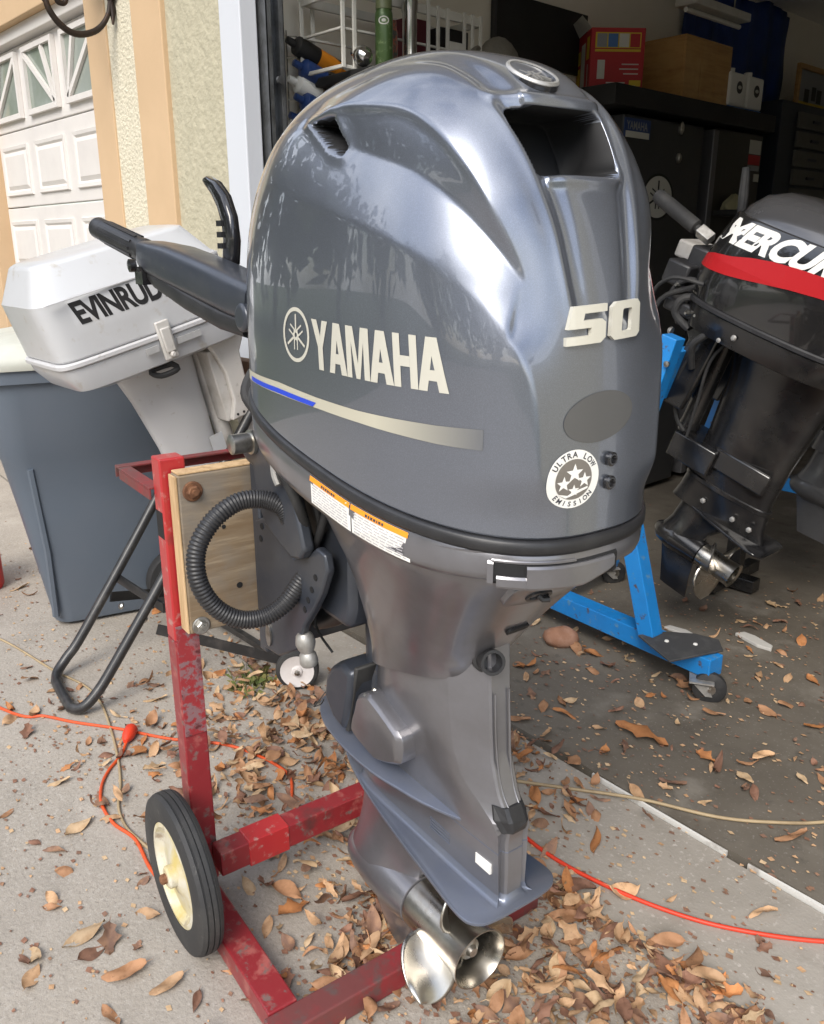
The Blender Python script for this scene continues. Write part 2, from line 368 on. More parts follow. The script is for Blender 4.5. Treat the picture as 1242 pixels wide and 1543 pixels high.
# trees across the street: seen only as dark shapes in the glossy cowls
M['leafmass'] = pm('tree_leaf_mass', (.05, .075, .025), .85, var=[(.6, (.09, .085, .035), .4, .7), (3, (.03, .045, .015), .4, .7)])
def treeline():
    rng = np.random.default_rng(5); V = []; F = []
    for (x, y, h, w) in ((-15, -3, 8, 3.4), (-17, -9, 10, 4.2), (-13, -14, 9, 3.8), (-7, -19, 9, 4), (0, -21, 11, 4.5), (7, -19, 9, 4), (-19, 2, 8, 3.5), (14, -15, 10, 4.4)):
        n = 750; d = rng.normal(size=(n, 3)); d /= np.linalg.norm(d, axis=1)[:, None]
        p = d*rng.uniform(.55, 1, (n, 1))**.6*np.array([w, w, h*.42])*(1+.25*np.sin(5*d[:, :1]+3*d[:, 1:2])) + np.array([x, y, h*.56])
        a = rng.normal(size=(n, 3)); a /= np.linalg.norm(a, axis=1)[:, None]; c = np.cross(a, rng.normal(size=(n, 3))); c /= np.linalg.norm(c, axis=1)[:, None]
        s = rng.uniform(.3, .65, (n, 1))
        for i in range(n):
            k = len(V); V += [tuple(p[i]-a[i]*s[i]), tuple(p[i]+c[i]*s[i]*.7), tuple(p[i]+a[i]*s[i]), tuple(p[i]-c[i]*s[i]*.7)]; F.append((k, k+1, k+2, k+3))
        b = MB(); b.tube([(x, y, -.1), (x+.1, y, h*.3), (x-.1, y+.1, h*.62)], [.28, .2, .08], 8)
        k = len(V); V += b.v; F += [tuple(q+k for q in f) for f in b.f]
    me = bpy.data.meshes.new('tree_line'); me.from_pydata(V, [], F); me.materials.append(M['leafmass'])
    o = bpy.data.objects.new('tree_line', me); COL.objects.link(o)
    tag(o, 'row of leafy trees across the street behind the driveway', 'trees', kind='stuff')
treeline()
# ------------------------------------------------------------------ the grey outboard in front
OX, OY, YAW = -.651, .813, -.122
motor = thing('outboard_motor', 'large glossy grey outboard motor with silver lettering clamped to the red stand', 'outboard motor', (OX, OY, 0), YAW)
CW = dict(af=-.576, ar=.105, W=.201, zsf=1.106, zsm=1.028, zsr=.981, zt0=1.469, zt1=1.522, zt2=1.506, nf=2.825, nr=2.56, pf=4., qf=3.597, pr=2.797, qr=3.114, ps=3.6, qs=3.6, wt=-.102)
def L3(f, m, r, q): return f*(1-q)*(1-2*q)+m*4*q*(1-q)+r*q*(2*q-1)
def cowl_pts(PH, T, g=CW):
    c = np.cos(PH); s = np.sin(PH); n = np.where(c > 0, g['nr'], g['nf'])
    ca = np.sign(c)*np.abs(c)**(2/n); sa = np.sign(s)*np.abs(s)**(2/n)
    kf = (1-T**g['pf'])**(1/g['qf']); kr = (1-T**g['pr'])**(1/g['qr']); ks = (1-T**g['ps'])**(1/g['qs'])
    am = .45*g['af']+.55*g['ar']
    a = am+ca*np.where(c > 0, (g['ar']-am)*kr, (am-g['af'])*kf)
    q = (a-g['af'])/(g['ar']-g['af'])
    y = sa*(g['W']*ks*(1+g['wt']*(q-.5)))
    zs = L3(g['zsf'], g['zsm'], g['zsr'], q); zt = L3(g['zt0'], g['zt1'], g['zt2'], q)
    return np.stack([a, y, zs+(zt-zs)*T], -1)
def sstep(x, a, b): t = np.clip((x-a)/(b-a), 0, 1); return t*t*(3-2*t)
cA = np.array([(-.300, -.150, 1.452), (-.27, -.145, 1.47), (-.20, -.138, 1.485), (-.14, -.125, 1.49), (-0.086, -0.110, 1.488), (-0.056, -0.104, 1.477), (-0.024, -0.097, 1.458), (0.007, -0.089, 1.428), (0.035, -0.079, 1.39), (0.054, -0.071, 1.352), (0.069, -0.064, 1.315), (0.082, -0.058, 1.267), (0.092, -0.050, 1.218)])
cB = np.array([(-.300, -.156, 1.440), (-0.27, -0.162, 1.443), (-0.207, -0.158, 1.451), (-0.135, -0.155, 1.446), (-0.08, -0.147, 1.437), (-0.04, -0.139, 1.416), (-0.012, -0.133, 1.391), (0.014, -0.125, 1.359), (0.034, -0.118, 1.325), (0.051, -0.108, 1.294), (0.067, -0.096, 1.256)])
cC = np.array([(-.27, -.165, 1.438), (-.21, -.170, 1.418), (-0.162, -0.171, 1.409), (-0.109, -0.169, 1.395), (-0.06, -0.161, 1.379), (-0.008, -0.144, 1.349), (0.029, -0.126, 1.315), (0.061, -0.101, 1.266)])
cD = np.array([(-.575, -.02, 1.40), (-.52, -.12, 1.397), (-0.391, -0.17, 1.387), (-0.284, -0.186, 1.364), (-0.164, -0.187, 1.335), (-0.086, -0.18, 1.312), (-0.028, -0.165, 1.287), (0.012, -0.149, 1.262), (0.039, -0.132, 1.239), (0.06, -0.116, 1.207), (0.075, -0.102, 1.168), (0.082, -0.095, 1.124), (0.086, -0.092, 1.063), (0.089, -0.087, .95)])
cS = np.array([(-0.275, -0.161, 1.444), (-0.265, -0.163, 1.449), (-0.208, -0.161, 1.446), (-0.170, -0.172, 1.410), (-0.178, -0.175, 1.401), (-0.19, -0.175, 1.403)])
def uvmap(p):
    d = (p-np.array([-.2, 0, 1.22]))/np.array([.34, .2, .28]); d = d/np.linalg.norm(d, axis=-1, keepdims=True)
    k = 1+np.abs(d[..., 1]); return np.stack([d[..., 0]/k, d[..., 2]/k], -1)
def smooth_curve(c, k=5):
    P, _ = catmull([Vector(p) for p in c], k); return np.array([tuple(p) for p in P])
def pdist(P, c):
    "distance of uv points to an open polyline"
    best = np.full(len(P), 9.)
    for i in range(len(c)-1):
        a, b = c[i], c[i+1]; ab = b-a; t = np.clip(((P-a)@ab)/max(ab@ab, 1e-12), 0, 1)
        best = np.minimum(best, np.linalg.norm(P-a-t[:, None]*ab, axis=1))
    return best*.27
def inside(P, poly):
    x, y = P[:, 0], P[:, 1]; r = np.zeros(len(P), bool); n = len(poly); j = n-1
    for i in range(n):
        xi, yi = poly[i]; xj, yj = poly[j]
        cnd = ((yi > y) != (yj > y)); xx = (xj-xi)*(y-yi)/((yj-yi) if yj != yi else 1e-12)+xi
        r ^= cnd & (x < xx); j = i
    return r
def build_cowl():
    nph, nt = 720, 330
    ph = np.linspace(0, 2*np.pi, nph, endpoint=False)
    ph = ph + .10*np.sin(2*ph)*0
    t = np.concatenate([np.linspace(0, .82, 230), 1-(.18*(np.linspace(1, 0, nt-230+1)[1:])**1.7)])
    PH, T = np.meshgrid(ph, t)
    P = cowl_pts(PH, np.clip(T, 0, .9999))
    du = np.roll(P, -1, 1)-np.roll(P, 1, 1); dv = np.gradient(P, axis=0)
    Nn = np.cross(du, dv); Nn /= (np.linalg.norm(Nn, axis=-1, keepdims=True)+1e-12)
    X = P.reshape(-1, 3); Nn = Nn.reshape(-1, 3)
    uv = uvmap(X)
    A, B, C_, D = [uvmap(smooth_curve(c)) for c in (cA, cB, cC, cD)]
    dA, dB, dC, dD = [pdist(uv, c) for c in (A, B, C_, D)]
    a, s, z = X[:, 0], X[:, 1], X[:, 2]; sa = np.abs(s)
    arcs = lambda a0, a1: np.array([(1.6*math.cos(R(q)), 1.6*math.sin(R(q))) for q in np.linspace(a0, a1, 24)])
    top = inside(uv, np.concatenate([A, arcs(5, 175)]))
    band = inside(uv, np.concatenate([A, B[::-1]]))
    rec = inside(uv, np.concatenate([B, C_[::-1]]))
    main = inside(uv, np.concatenate([D, arcs(-60, -175)]))
    Dm = D[:int(len(D)*.70)]; midp = inside(uv, np.concatenate([C_, Dm[::-1]]))
    hB, hC, hD = .012, .005, .0045
    wB = sstep(a, -.30, -.20)*sstep(z, 1.26, 1.36)
    wC = sstep(a, -.26, -.16)*sstep(z, 1.25, 1.32)
    wD = sstep(a, -.45, -.30)*(.35+.65*sstep(z, 1.10, 1.28))
    h = np.zeros(len(X))
    fr = dA/(dA+dB+1e-9); h = np.where(band, hB*wB*fr, h)
    fr = dB/(dB+dC+1e-9); h = np.where(rec, hB*wB+(-hC*wC-hB*wB)*fr-.003*wB*sstep(dB, 0, .004)*(1-fr), h)
    fr = dC/(dC+dD+1e-9); h = np.where(midp & ~rec & ~band, -hC*wC+((hD*wD*(1-sstep(a, -.06, .05))+(.009*(1-sstep(z, 1.17, 1.27))+.004)*sstep(a, -.06, .05)*sstep(z, 1.0, 1.06))+hC*wC)*fr, h)
    wR = sstep(a, -.06, .05); hM = hD*wD*(1-wR)+(.009*(1-sstep(z, 1.17, 1.27))+.004)*wR*sstep(z, 1.0, 1.06)
    h = np.where(main, hM*np.exp(-dD/(.024+.04*wR)), h)
    other = ~(band | rec | midp | main | top)
    h = np.where(other, hM*np.exp(-dD/.022)*(1-sstep(z, 1.19, 1.26)*sstep(a, 0, .04)), h)
    wA = sstep(a, -.20, -.02)*sstep(z, 1.10, 1.30)
    h = np.where(top, wA*(-.0065*sstep(dA, 0, .014)+.003*sstep(dA, .020, .040)), h)
    H2 = h.reshape(P.shape[:2])
    for _ in range(5):
        H2 = (np.roll(H2, 1, 1)+2*H2+np.roll(H2, -1, 1))/4; Q = np.pad(H2, ((1, 1), (0, 0)), mode='edge'); H2 = (Q[:-2]+2*H2+Q[2:])/4
    h = H2.ravel()
    # raised rims either side of the rear channel and the hood lip over the intake
    h += .002*np.exp(-(dA/.008)**2)*sstep(a, -.05, .02)*sstep(z, 1.15, 1.3)
    rear = a > -.06
    cx, cz, hx, hz, rr = 0, 1.408, .070, .036, .012
    qx = np.abs(s+.017)-(hx-rr)+(z-cz)*.10; qz = np.abs(z-cz)-(hz-rr)
    sdf = np.hypot(np.maximum(qx, 0), np.maximum(qz, 0))+np.minimum(np.maximum(qx, qz), 0)-rr
    h += np.where(rear & (s > -.06), .0045*np.exp(-((sdf-.004)/.006)**2), 0)
    h += np.where(rear & (z > 1.40), .0065*np.exp(-((z-1.4535)/.0065)**2)*sstep(.088-np.abs(s+.012), 0, .02), 0)
    # small raised crease running forward from the scoop, side tuck under it
    X = X+Nn*h[:, None]
    push = np.where(rear & top, (1-sstep(sdf, -.0035, -.0005))*sstep(dA, .003, .0065), 0)
    X[:, 0] -= .085*push
    S = uvmap(cS); ins = inside(uv, S); dS = pdist(uv, np.concatenate([S, S[:1]]))
    pS = np.where(ins, sstep(dS, 0.0005, .0035), 0)
    X[:, 1] += -np.sign(s)*pS*.055
    lipS = np.where(~ins, .0025*np.exp(-(dS/.005)**2), 0); X += Nn*lipS[:, None]
    i = np.arange(nt-1)[:, None]*nph; j = np.arange(nph)[None]; j2 = (j+1) % nph
    F = np.stack([(i+j), (i+j2), (i+nph+j2), (i+nph+j)], -1).reshape(-1, 4)
    me = bpy.data.meshes.new('cowl'); nF = len(F)
    me.vertices.add(len(X)); me.vertices.foreach_set('co', X.astype(np.float32).ravel())
    me.loops.add(nF*4); me.loops.foreach_set('vertex_index', F.astype(np.int32).ravel())
    me.polygons.add(nF); me.polygons.foreach_set('loop_start', np.arange(0, nF*4, 4, dtype=np.int32))
    mi = ((push.reshape(-1)[F].mean(1) > .15) | (pS[F].mean(1) > .12)).astype(np.int32)  # intake and scoop interiors get their shade as near black colour
    me.polygons.foreach_set('material_index', mi)
    me.polygons.foreach_set('use_smooth', np.ones(nF, bool))
    me.update(calc_edges=True); me.validate()
    me.materials.append(M['paint']); me.materials.append(M['dark_void'])
    o = bpy.data.objects.new('cowl', me); COL.objects.link(o); o.parent = motor
    bvh = BVHTree.FromPolygons([tuple(p) for p in X], [tuple(f) for f in F.tolist()])
    return o, bvh
cowl, cowl_bvh = build_cowl()
_P = cowl_pts(*np.meshgrid(np.linspace(0, 2*np.pi, 160, endpoint=False), np.linspace(0, .95, 60))); _i = np.arange(59)[:, None]*160; _j = np.arange(160)[None]; _k = (_j+1) % 160
base_bvh = BVHTree.FromPolygons([tuple(p) for p in _P.reshape(-1, 3)], np.stack([_i+_j, _i+_k, _i+160+_k, _i+160+_j], -1).reshape(-1, 4).tolist())

def cut(V, F, step, axis=0):
    bm = bmesh.new(); vs = [bm.verts.new(v) for v in V]
    for f in F:
        try: bm.faces.new([vs[i] for i in f])
        except ValueError: pass
    bmesh.ops.triangulate(bm, faces=bm.faces)
    for ax in ((axis,) if axis < 2 else (0, 1)):
        lo = min(v.co[ax] for v in bm.verts); hi = max(v.co[ax] for v in bm.verts)
        x = lo+step
        no = Vector((1, 0, 0)) if ax == 0 else Vector((0, 1, 0))
        while x < hi:
            bmesh.ops.bisect_plane(bm, geom=bm.verts[:]+bm.edges[:]+bm.faces[:], plane_co=no*x, plane_no=no)
            x += step
    bm.verts.index_update()
    V2 = [v.co.copy() for v in bm.verts]; F2 = [[v.index for v in f.verts] for f in bm.faces]; bm.free()
    return V2, F2
def stick(bvh, V, F, side, off=.0008, step=.008, thick=0.0, axis=0):
    """lay flat print (coordinates already in local a,z or s,z) on a surface: side 'port' casts along +s, 'rear' along -a"""
    V, F = cut(V, F, step, axis)
    out = []; nrm = []
    for v in V:
        if side == 'port': o, d = Vector((v[0], -1, v[1])), Vector((0, 1, 0))
        elif side == 'star': o, d = Vector((v[0], 1, v[1])), Vector((0, -1, 0))
        elif side == 'rear': o, d = Vector((1, v[0], v[1])), Vector((-1, 0, 0))
        else: o, d = Vector((v[0], v[1], 3)), Vector((0, 0, -1))
        p, n, i, dist = bvh.ray_cast(o, d)
        if p is None: p, n = o+d, -d
        if n.dot(d) > 0: n = -n
        nn = -d if thick else n; out.append(p+nn*(off+thick)); nrm.append(nn)
    b = MB(); b.add(out, F)
    if thick:
        k = len(out); b.add([p-n*thick for p, n in zip(out, nrm)], [tuple(reversed(f)) for f in F])
        cnt = {}
        for f in F:
            for q in range(len(f)):
                e = (f[q], f[(q+1) % len(f)]); cnt[tuple(sorted(e))] = cnt.get(tuple(sorted(e)), []) + [e]
        for key, es in cnt.items():
            if len(es) == 1: e = es[0]; b.f.append((e[1], e[0], e[0]+k, e[1]+k)); b.m.append(b.cm)
    return b
def bil(u, v, tl, bl, tr, br): return ((1-u)*((1-v)*bl[0]+v*tl[0])+u*((1-v)*br[0]+v*tr[0]), (1-u)*((1-v)*bl[1]+v*tl[1])+u*((1-v)*br[1]+v*tr[1]))
def sheet_mb(polys):
    V = []; F = []
    for p in polys: n = len(V); V += [Vector((x, y, 0)) for x, y in p]; F.append(tuple(range(n, n+len(p))))
    return V, F
def annulus(cx, cy, r0, r1, n=40, sx=1, sy=1):
    V = []; F = []
    for k in range(n):
        a = 2*math.pi*k/n; V += [Vector((cx+r0*sx*math.cos(a), cy+r0*sy*math.sin(a), 0)), Vector((cx+r1*sx*math.cos(a), cy+r1*sy*math.sin(a), 0))]
    for k in range(n): q = (k+1) % n; F.append((2*k, 2*k+1, 2*q+1, 2*q))
    return V, F
def disc(cx, cy, rx, ry=None, n=40, rot=0):
    ry = ry or rx; P = []
    for k in range(n):
        a = 2*math.pi*k/n; x, y = rx*math.cos(a), ry*math.sin(a)
        P.append((cx+x*math.cos(rot)-y*math.sin(rot), cy+x*math.sin(rot)+y*math.cos(rot)))
    return sheet_mb([P])
def forks(r):
    "three crossed forks inside a ring, unit radius r"
    polys = []
    def bar(p, q, w):
        p = Vector(p); q = Vector(q); d = (q-p).normalized(); n = Vector((-d.y, d.x))*w/2
        polys.append([tuple(p-n), tuple(q-n), tuple(q+n), tuple(p+n)])
    for k in range(3):
        d = Vector((math.cos(R(90+120*k)), math.sin(R(90+120*k)))); n = Vector((-d.y, d.x))
        bar(d*.22*r, d*.86*r, .11*r)
        for e in (-1, 1): bar(n*e*.13*r+d*.12*r, n*e*.13*r-d*.62*r, .075*r)
        bar(n*.17*r+d*.16*r, -n*.17*r+d*.16*r, .10*r)
    return polys
# wordmark: bold condensed capitals drawn as strokes
def glyph(ch, w=.30):
    if ch == 'Y': return [[(0, 1), (w*1.12, 1), (.5+w*.5, .46), (.5+w*.5, 0), (.5-w*.5, 0), (.5-w*.5, .46)], [(1, 1), (1-w*1.12, 1), (.5-w*.02, .62), (.5+w*.5, .46)]]
    if ch == 'A': return [[(0, 0), (w*1.02, 0), (.5+.04, .80), (.5+w*.62, 1), (.5-w*.62, 1)], [(1, 0), (1-w*1.02, 0), (.5-.04, .80), (.5+.02, 1), (.5+w*.62, 1)], [(.22, .20), (.78, .20), (.73, .40), (.27, .40)]]
    if ch == 'M': return [[(0, 0), (w*.76, 0), (w*.76, 1), (0, 1)], [(1-w*.76, 0), (1, 0), (1, 1), (1-w*.76, 1)], [(w*.7, 1), (w*1.1, 1), (.5+w*.30, 0), (.5-w*.30, 0), (w*.7, .78)], [(1-w*.7, 1), (1-w*1.1, 1), (.5, .25), (.5+w*.30, 0), (1-w*.7, .78)]]
    if ch == 'H': return [[(0, 0), (w, 0), (w, 1), (0, 1)], [(1-w, 0), (1, 0), (1, 1), (1-w, 1)], [(w, .40), (1-w, .40), (1-w, .60), (w, .60)]]
V_, F_ = [], []
x = 0.0; word = 'YAMAHA'; wid = {'Y': .165, 'A': .165, 'M': .185, 'H': .145}
tot = sum(wid[c] for c in word)-.0; gap = (1-tot)/5
polys = []
for c in word:
    for p in glyph(c): polys.append([bil(x+u*wid[c], v, (-.222, 1.212), (-.217, 1.150), (.010, 1.204), (.015, 1.1445)) for u, v in p])
    x += wid[c]+gap
V_, F_ = sheet_mb(polys); stick(cowl_bvh, V_, F_, 'port').build('lettering', M['decal_silver'], cowl, smooth=0)
star = sheet_mb([[(-v.x-.02, v.y) for v in map(Vector, [bil(0, 0, (0, 0), (0, 0), (0, 0), (0, 0))])]]) if 0 else None
polys = [[(-.2625+px, 1.1885+py) for px, py in p] for p in forks(.031)]
V_, F_ = sheet_mb(polys); v2, f2 = annulus(-.2625, 1.1885, .0305, .0355); n = len(V_); V_ += v2; F_ += [tuple(q+n for q in f) for f in f2]
stick(cowl_bvh, V_, F_, 'port').build('emblem', M['decal_silver'], cowl, smooth=0)
# stripe with a blue tail end
st = [(-.47, 1.119, 1.1045), (-.41, 1.1195, 1.1045), (-.32, 1.1195, 1.1025), (-.21, 1.1125, 1.0985), (-.12, 1.109, 1.0945), (-.05, 1.108, 1.090), (0, 1.1075, 1.0865), (.052, 1.1085, 1.0850)]
M['stripe'] = pm('decal_stripe', (.60, .57, .46), .40, .3)
def stripe_fade(m):
    nt = m.node_tree; N = nt.nodes; L = nt.links; b_ = N['Principled BSDF']; t = N.new('ShaderNodeTexCoord'); sp = N.new('ShaderNodeSeparateXYZ'); L.new(t.outputs['Object'], sp.inputs[0])
    r = N.new('ShaderNodeMapRange'); r.inputs['From Min'].default_value = -.09; r.inputs['From Max'].default_value = .052; L.new(sp.outputs['X'], r.inputs['Value'])
    x = N.new('ShaderNodeMix'); x.data_type = 'RGBA'; x.inputs[6].default_value = (.60, .57, .46, 1); x.inputs[7].default_value = (.15, .155, .165, 1)
    L.new(r.outputs[0], x.inputs['Factor']); L.new(x.outputs[2], b_.inputs['Base Color'])
stripe_fade(M['stripe'])
polys = [[(p[0], p[1]), (q[0], q[1]), (q[0], q[2]), (p[0], p[2])] for p, q in zip(st, st[1:])]
V_, F_ = sheet_mb(polys); stick(cowl_bvh, V_, F_, 'port').build('stripe', M['stripe'], cowl, smooth=0)
polys = [[(-.44, 1.1125), (-.32, 1.111), (-.214, 1.1055), (-.222, 1.0995), (-.32, 1.1040), (-.44, 1.1058)]]
V_, F_ = sheet_mb(polys); stick(cowl_bvh, V_, F_, 'port', off=.0014).build('stripe_tail', M['blue_decal'], cowl, smooth=0)
# rear badge, 5 and 0
def slant(p, x0, w): return [bil(x0+u*w+.035*(v-.5), v, (-.063, 1.2375), (-.063, 1.197), (.050, 1.2435), (.050, 1.2035)) for u, v in p]
five = [(0, .0), (.0, .22), (.58, .22), (.58, .42), (.02, .42), (.12, 1), (1, 1), (1, .80), (.40, .80), (.37, .62), (.86, .62), (.97, .52), (.97, .12), (.84, 0)]
V_, F_ = sheet_mb([slant(five, .0, .48)])
stick(base_bvh, V_, F_, 'rear', off=.001, thick=.005, step=.012).build('number_badge', M['decal_silver'], cowl, smooth=0)
o_ = [(.14, 0), (.86, 0), (.97, .12), (.99, .88), (.90, 1), (.18, 1), (.05, .88), (.02, .12)]; i_ = [(.36, .20), (.62, .20), (.66, .24), (.69, .76), (.66, .80), (.42, .80), (.38, .76), (.35, .24)]
V_ = [Vector((*slant([p], .53, .47)[0], 0)) for p in o_]+[Vector((*slant([p], .53, .47)[0], 0)) for p in i_]
F_ = [(k, (k+1) % 8, 8+(k+1) % 8, 8+k) for k in range(8)]
stick(base_bvh, V_, F_, 'rear', off=.001, thick=.005, step=.012).build('number_badge', M['decal_silver'], cowl, smooth=0)
M['oval'] = pm('old_sticker_mark', (.10, .10, .10), .5, .2, coat=.3, coat_r=.3)
V_, F_ = disc(-.013, 1.117, .054, .028, rot=R(6)); stick(cowl_bvh, V_, F_, 'rear', axis=2).build('sticker_mark', M['oval'], cowl, smooth=0)
# round three star seal
sc_, sz_ = -.050, 1.0495
V_, F_ = disc(sc_, sz_, .0375, .034); stick(cowl_bvh, V_, F_, 'rear', axis=2, step=.01).build('seal', M['decal_white'], cowl, smooth=0)
M['seal_in'] = pm('seal_silver', (.30, .28, .27), .35, .7)
V_, F_ = disc(sc_, sz_, .026, .0235); stick(cowl_bvh, V_, F_, 'rear', off=.0013, axis=2, step=.01).build('seal_centre', M['seal_in'], cowl, smooth=0)
polys = []
for dx, dy, r_ in ((0, .007, .0125), (-.0145, -.004, .010), (.0145, -.002, .010), (0, -.013, .008)):
    polys.append([(sc_+dx+(r_ if k % 2 == 0 else r_*.42)*math.cos(R(90+36*k)), sz_+dy+(r_ if k % 2 == 0 else r_*.42)*math.sin(R(90+36*k))*.92) for k in range(10)])
polys.append([(sc_-.022, sz_-.015), (sc_-.008, sz_-.018), (sc_+.0, sz_-.014), (sc_+.02, sz_-.010), (sc_+.02, sz_-.0125), (sc_-.002, sz_-.019), (sc_-.01, sz_-.021)])
V_, F_ = sheet_mb(polys); stick(cowl_bvh, V_, F_, 'rear', off=.0018, axis=2, step=.01).build('seal_stars', M['decal_white'], cowl, smooth=0)
def arc_text(txt, a0, a1, r, h, flip=False):
    V = []; F = []
    for k, ch in enumerate(txt):
        if ch == ' ': continue
        v, f, asp = text_mesh(ch, 1, bold=.02)
        a = R(a0+(a1-a0)*k/(len(txt)-1)); w = h*min(asp, 1.0)
        up = Vector((math.cos(a), math.sin(a)))*(-1 if flip else 1); rt = Vector((up.y, -up.x))
        c = Vector((math.cos(a), math.sin(a)))*r; n = len(V)
        for q in v:
            p = c+rt*((q.x-.5)*w)+up*((q.y-.5)*h); V.append(Vector((sc_+p.x, sz_+p.y*.91, 0)))
        F += [tuple(i+n for i in g) for g in f]
    return V, F
V_, F_ = arc_text('ULTRA LOW', 148, 32, .0315, .0075); stick(cowl_bvh, V_, F_, 'rear', off=.0013, step=.02).build('seal_lettering', M['ink'], cowl, smooth=0); V_, F_ = arc_text('EMISSION', 222, 318, .0315, .0065, True)
stick(cowl_bvh, V_, F_, 'rear', off=.0013, step=.02).build('seal_lettering', M['ink'], cowl, smooth=0)
for z in (1.0665, 1.0385):
    b = MB(); b.lathe([(.0085, 0), (.0085, .004), (.0065, .006), (.005, .006), (.0035, .002), (0, .002)], 16, mtx((.1065, .004, z), (0, R(90), 0))); b.build('bolt', M['black_gloss'], cowl)
# oval badge on top
eb = MB(); em = mtx((-.026, 0, 1.478), (0, R(26), 0), (1.25, 1.0, 1))
hit_, nrm_, _, _ = cowl_bvh.ray_cast(Vector((-.032, -.014, 3)), Vector((0, 0, -1)))
nrm_ = (nrm_+Vector((-.03, -.02, .16))).normalized(); qm = Matrix.Translation(hit_+Vector((0, 0, -.0055))) @ nrm_.to_track_quat('Z', 'X').to_matrix().to_4x4() @ Matrix.Diagonal((.86, .76, 1, 1))
b = MB(); b.lathe([(.042, -.014), (.0405, .004), (.038, .0065), (.0345, .0065), (.033, .0035), (0, .0035)], 40, qm)
tb = b.build('top_badge', M['black_gloss'], cowl)
b = MB(); b.lathe([(.0405, .002), (.0405, .0048), (.038, .0072), (.0345, .0072), (.0338, .004)], 40, qm, cap0=False, cap1=False)
for p in forks(.033):
    b.prism(p, .0016, qm @ Matrix.Translation((0, 0, .0035)) @ Matrix.Rotation(R(-90), 4, 'Z'))
b.build('top_emblem', M['alu'], cowl)

# --- rings that follow the cowl outline
def ring(dz, inset=0.0, n=160, zf=None, a0=None, a1=None, Wd=None):
    ph = np.linspace(0, 2*np.pi, n, endpoint=False); P = cowl_pts(ph[None], np.zeros((1, n)))[0]
    out = []
    for a, s, z in P:
        am = .45*CW['af']+.55*CW['ar']
        k = inset
        L_ = (CW['ar']-am) if a > am else (am-CW['af'])
        rf = 1-.30*max(0, (a-am)/L_)**2 if dz > .03 else 1
        out.append((am+(a-am)*(L_-k)/L_, s*(CW['W']-k)/CW['W'], z-dz*rf))
    return out
b = MB(); b.loft([ring(-.004, .02), ring(-.003, .004), ring(.001, .0005), ring(.004, .003), ring(.004, .02)], cap0=False, cap1=False); b.build('cowl_lip', M['paint'], cowl, smooth=60)
b = MB(); b.loft([ring(.004, .03), ring(.004, -.001), ring(.007, -.004), ring(.018, -.004), ring(.0225, .0), ring(.0225, .03)], cap0=True, cap1=True); b.build('trim_band', M['black_plastic'], motor, smooth=50)
b = MB(); b.loft([ring(.0215, .02), ring(.0228, .001), ring(.028, -.001), ring(.060, .0), ring(.070, .003), ring(.076, .011), ring(.078, .06)], cap0=True, cap1=True); pan = b.build('bottom_pan', M['paint2'], motor, smooth=50)
pan_bvh = BVHTree.FromPolygons([tuple(v.co) for v in pan.data.vertices], [tuple(p.vertices) for p in pan.data.polygons])

# warning label, two panels with orange heads and rows of print
for k, (x0, x1) in enumerate(((-.236, -.141), (-.138, -.037))):
    zz = lambda x, v: L3(CW['zsf'], CW['zsm'], CW['zsr'], (x-CW['af'])/(CW['ar']-CW['af']))-.0250-.038*(1-v)
    pol = [[(x0, zz(x0, 0)), (x1, zz(x1, 0)), (x1, zz(x1, 1)), (x0, zz(x0, 1))]]
    V_, F_ = sheet_mb(pol); lab = stick(pan_bvh, V_, F_, 'port', off=.0012).build('warning_label', M['decal_white'], pan, smooth=0)
    V_, F_ = sheet_mb([[(x0, zz(x0, .83)), (x1, zz(x1, .83)), (x1, zz(x1, 1)), (x0, zz(x0, 1))]]); ob = stick(pan_bvh, V_, F_, 'port', off=.0016); 
    ob.build('label_header', M['orange'], pan, smooth=0)
    pol = []; rng = random.Random(k+2)
    for r_ in range(7):
        v = .76-.105*r_; x = x0+.006
        while x < x1-.008:
            w = rng.uniform(.004, .016); e = min(x+w, x1-.005); pol.append([(x, zz(x, v-.035)), (e, zz(e, v-.035)), (e, zz(e, v)), (x, zz(x, v))]); x = e+.0025
    V_, F_ = sheet_mb(pol); stick(pan_bvh, V_, F_, 'port', off=.0016, step=.03).build('label_print', M['pale_ink'], pan, smooth=0)
    pol = []; x = x0+.03
    for w in (.004, .003, .004, .004, .002, .004, .003): pol.append([(x, zz(x, .88)), (x+w, zz(x+w, .88)), (x+w, zz(x+w, .95)), (x, zz(x, .95))]); x += w+.0015
    V_, F_ = sheet_mb(pol); stick(pan_bvh, V_, F_, 'port', off=.002, step=.03).build('label_print', M['ink'], pan, smooth=0)

# rear latch lever let into the pan
def pan_pt(phi, dz, off):
    P = cowl_pts(np.array([[phi]]), np.zeros((1, 1)))[0, 0]
    e = 1e-3; P2 = cowl_pts(np.array([[phi+e]]), np.zeros((1, 1)))[0, 0]; P0 = cowl_pts(np.array([[phi-e]]), np.zeros((1, 1)))[0, 0]
    t = P2-P0; n = np.array([t[1], -t[0], 0]); n /= np.linalg.norm(n)
    return Vector((P[0]+n[0]*off, P[1]+n[1]*off, P[2]-dz))
def latch_strip(ph0, ph1, d0, d1, off, n=20, thick=.01, taper=0):
    secs = []
    for k in range(n+1):
        f = k/n; ph = ph0+(ph1-ph0)*f; e = d1-(d1-d0)*taper*max(0, (f-.7)/.3)**1.5
        secs.append([pan_pt(ph, d0, off-thick), pan_pt(ph, d0, off), pan_pt(ph, d0+.003, off+.002), pan_pt(ph, e-.003, off+.002), pan_pt(ph, e, off), pan_pt(ph, e, off-thick)])
    b = MB(); b.loft(secs); return b
PH0, PH1 = R(-37), R(4)
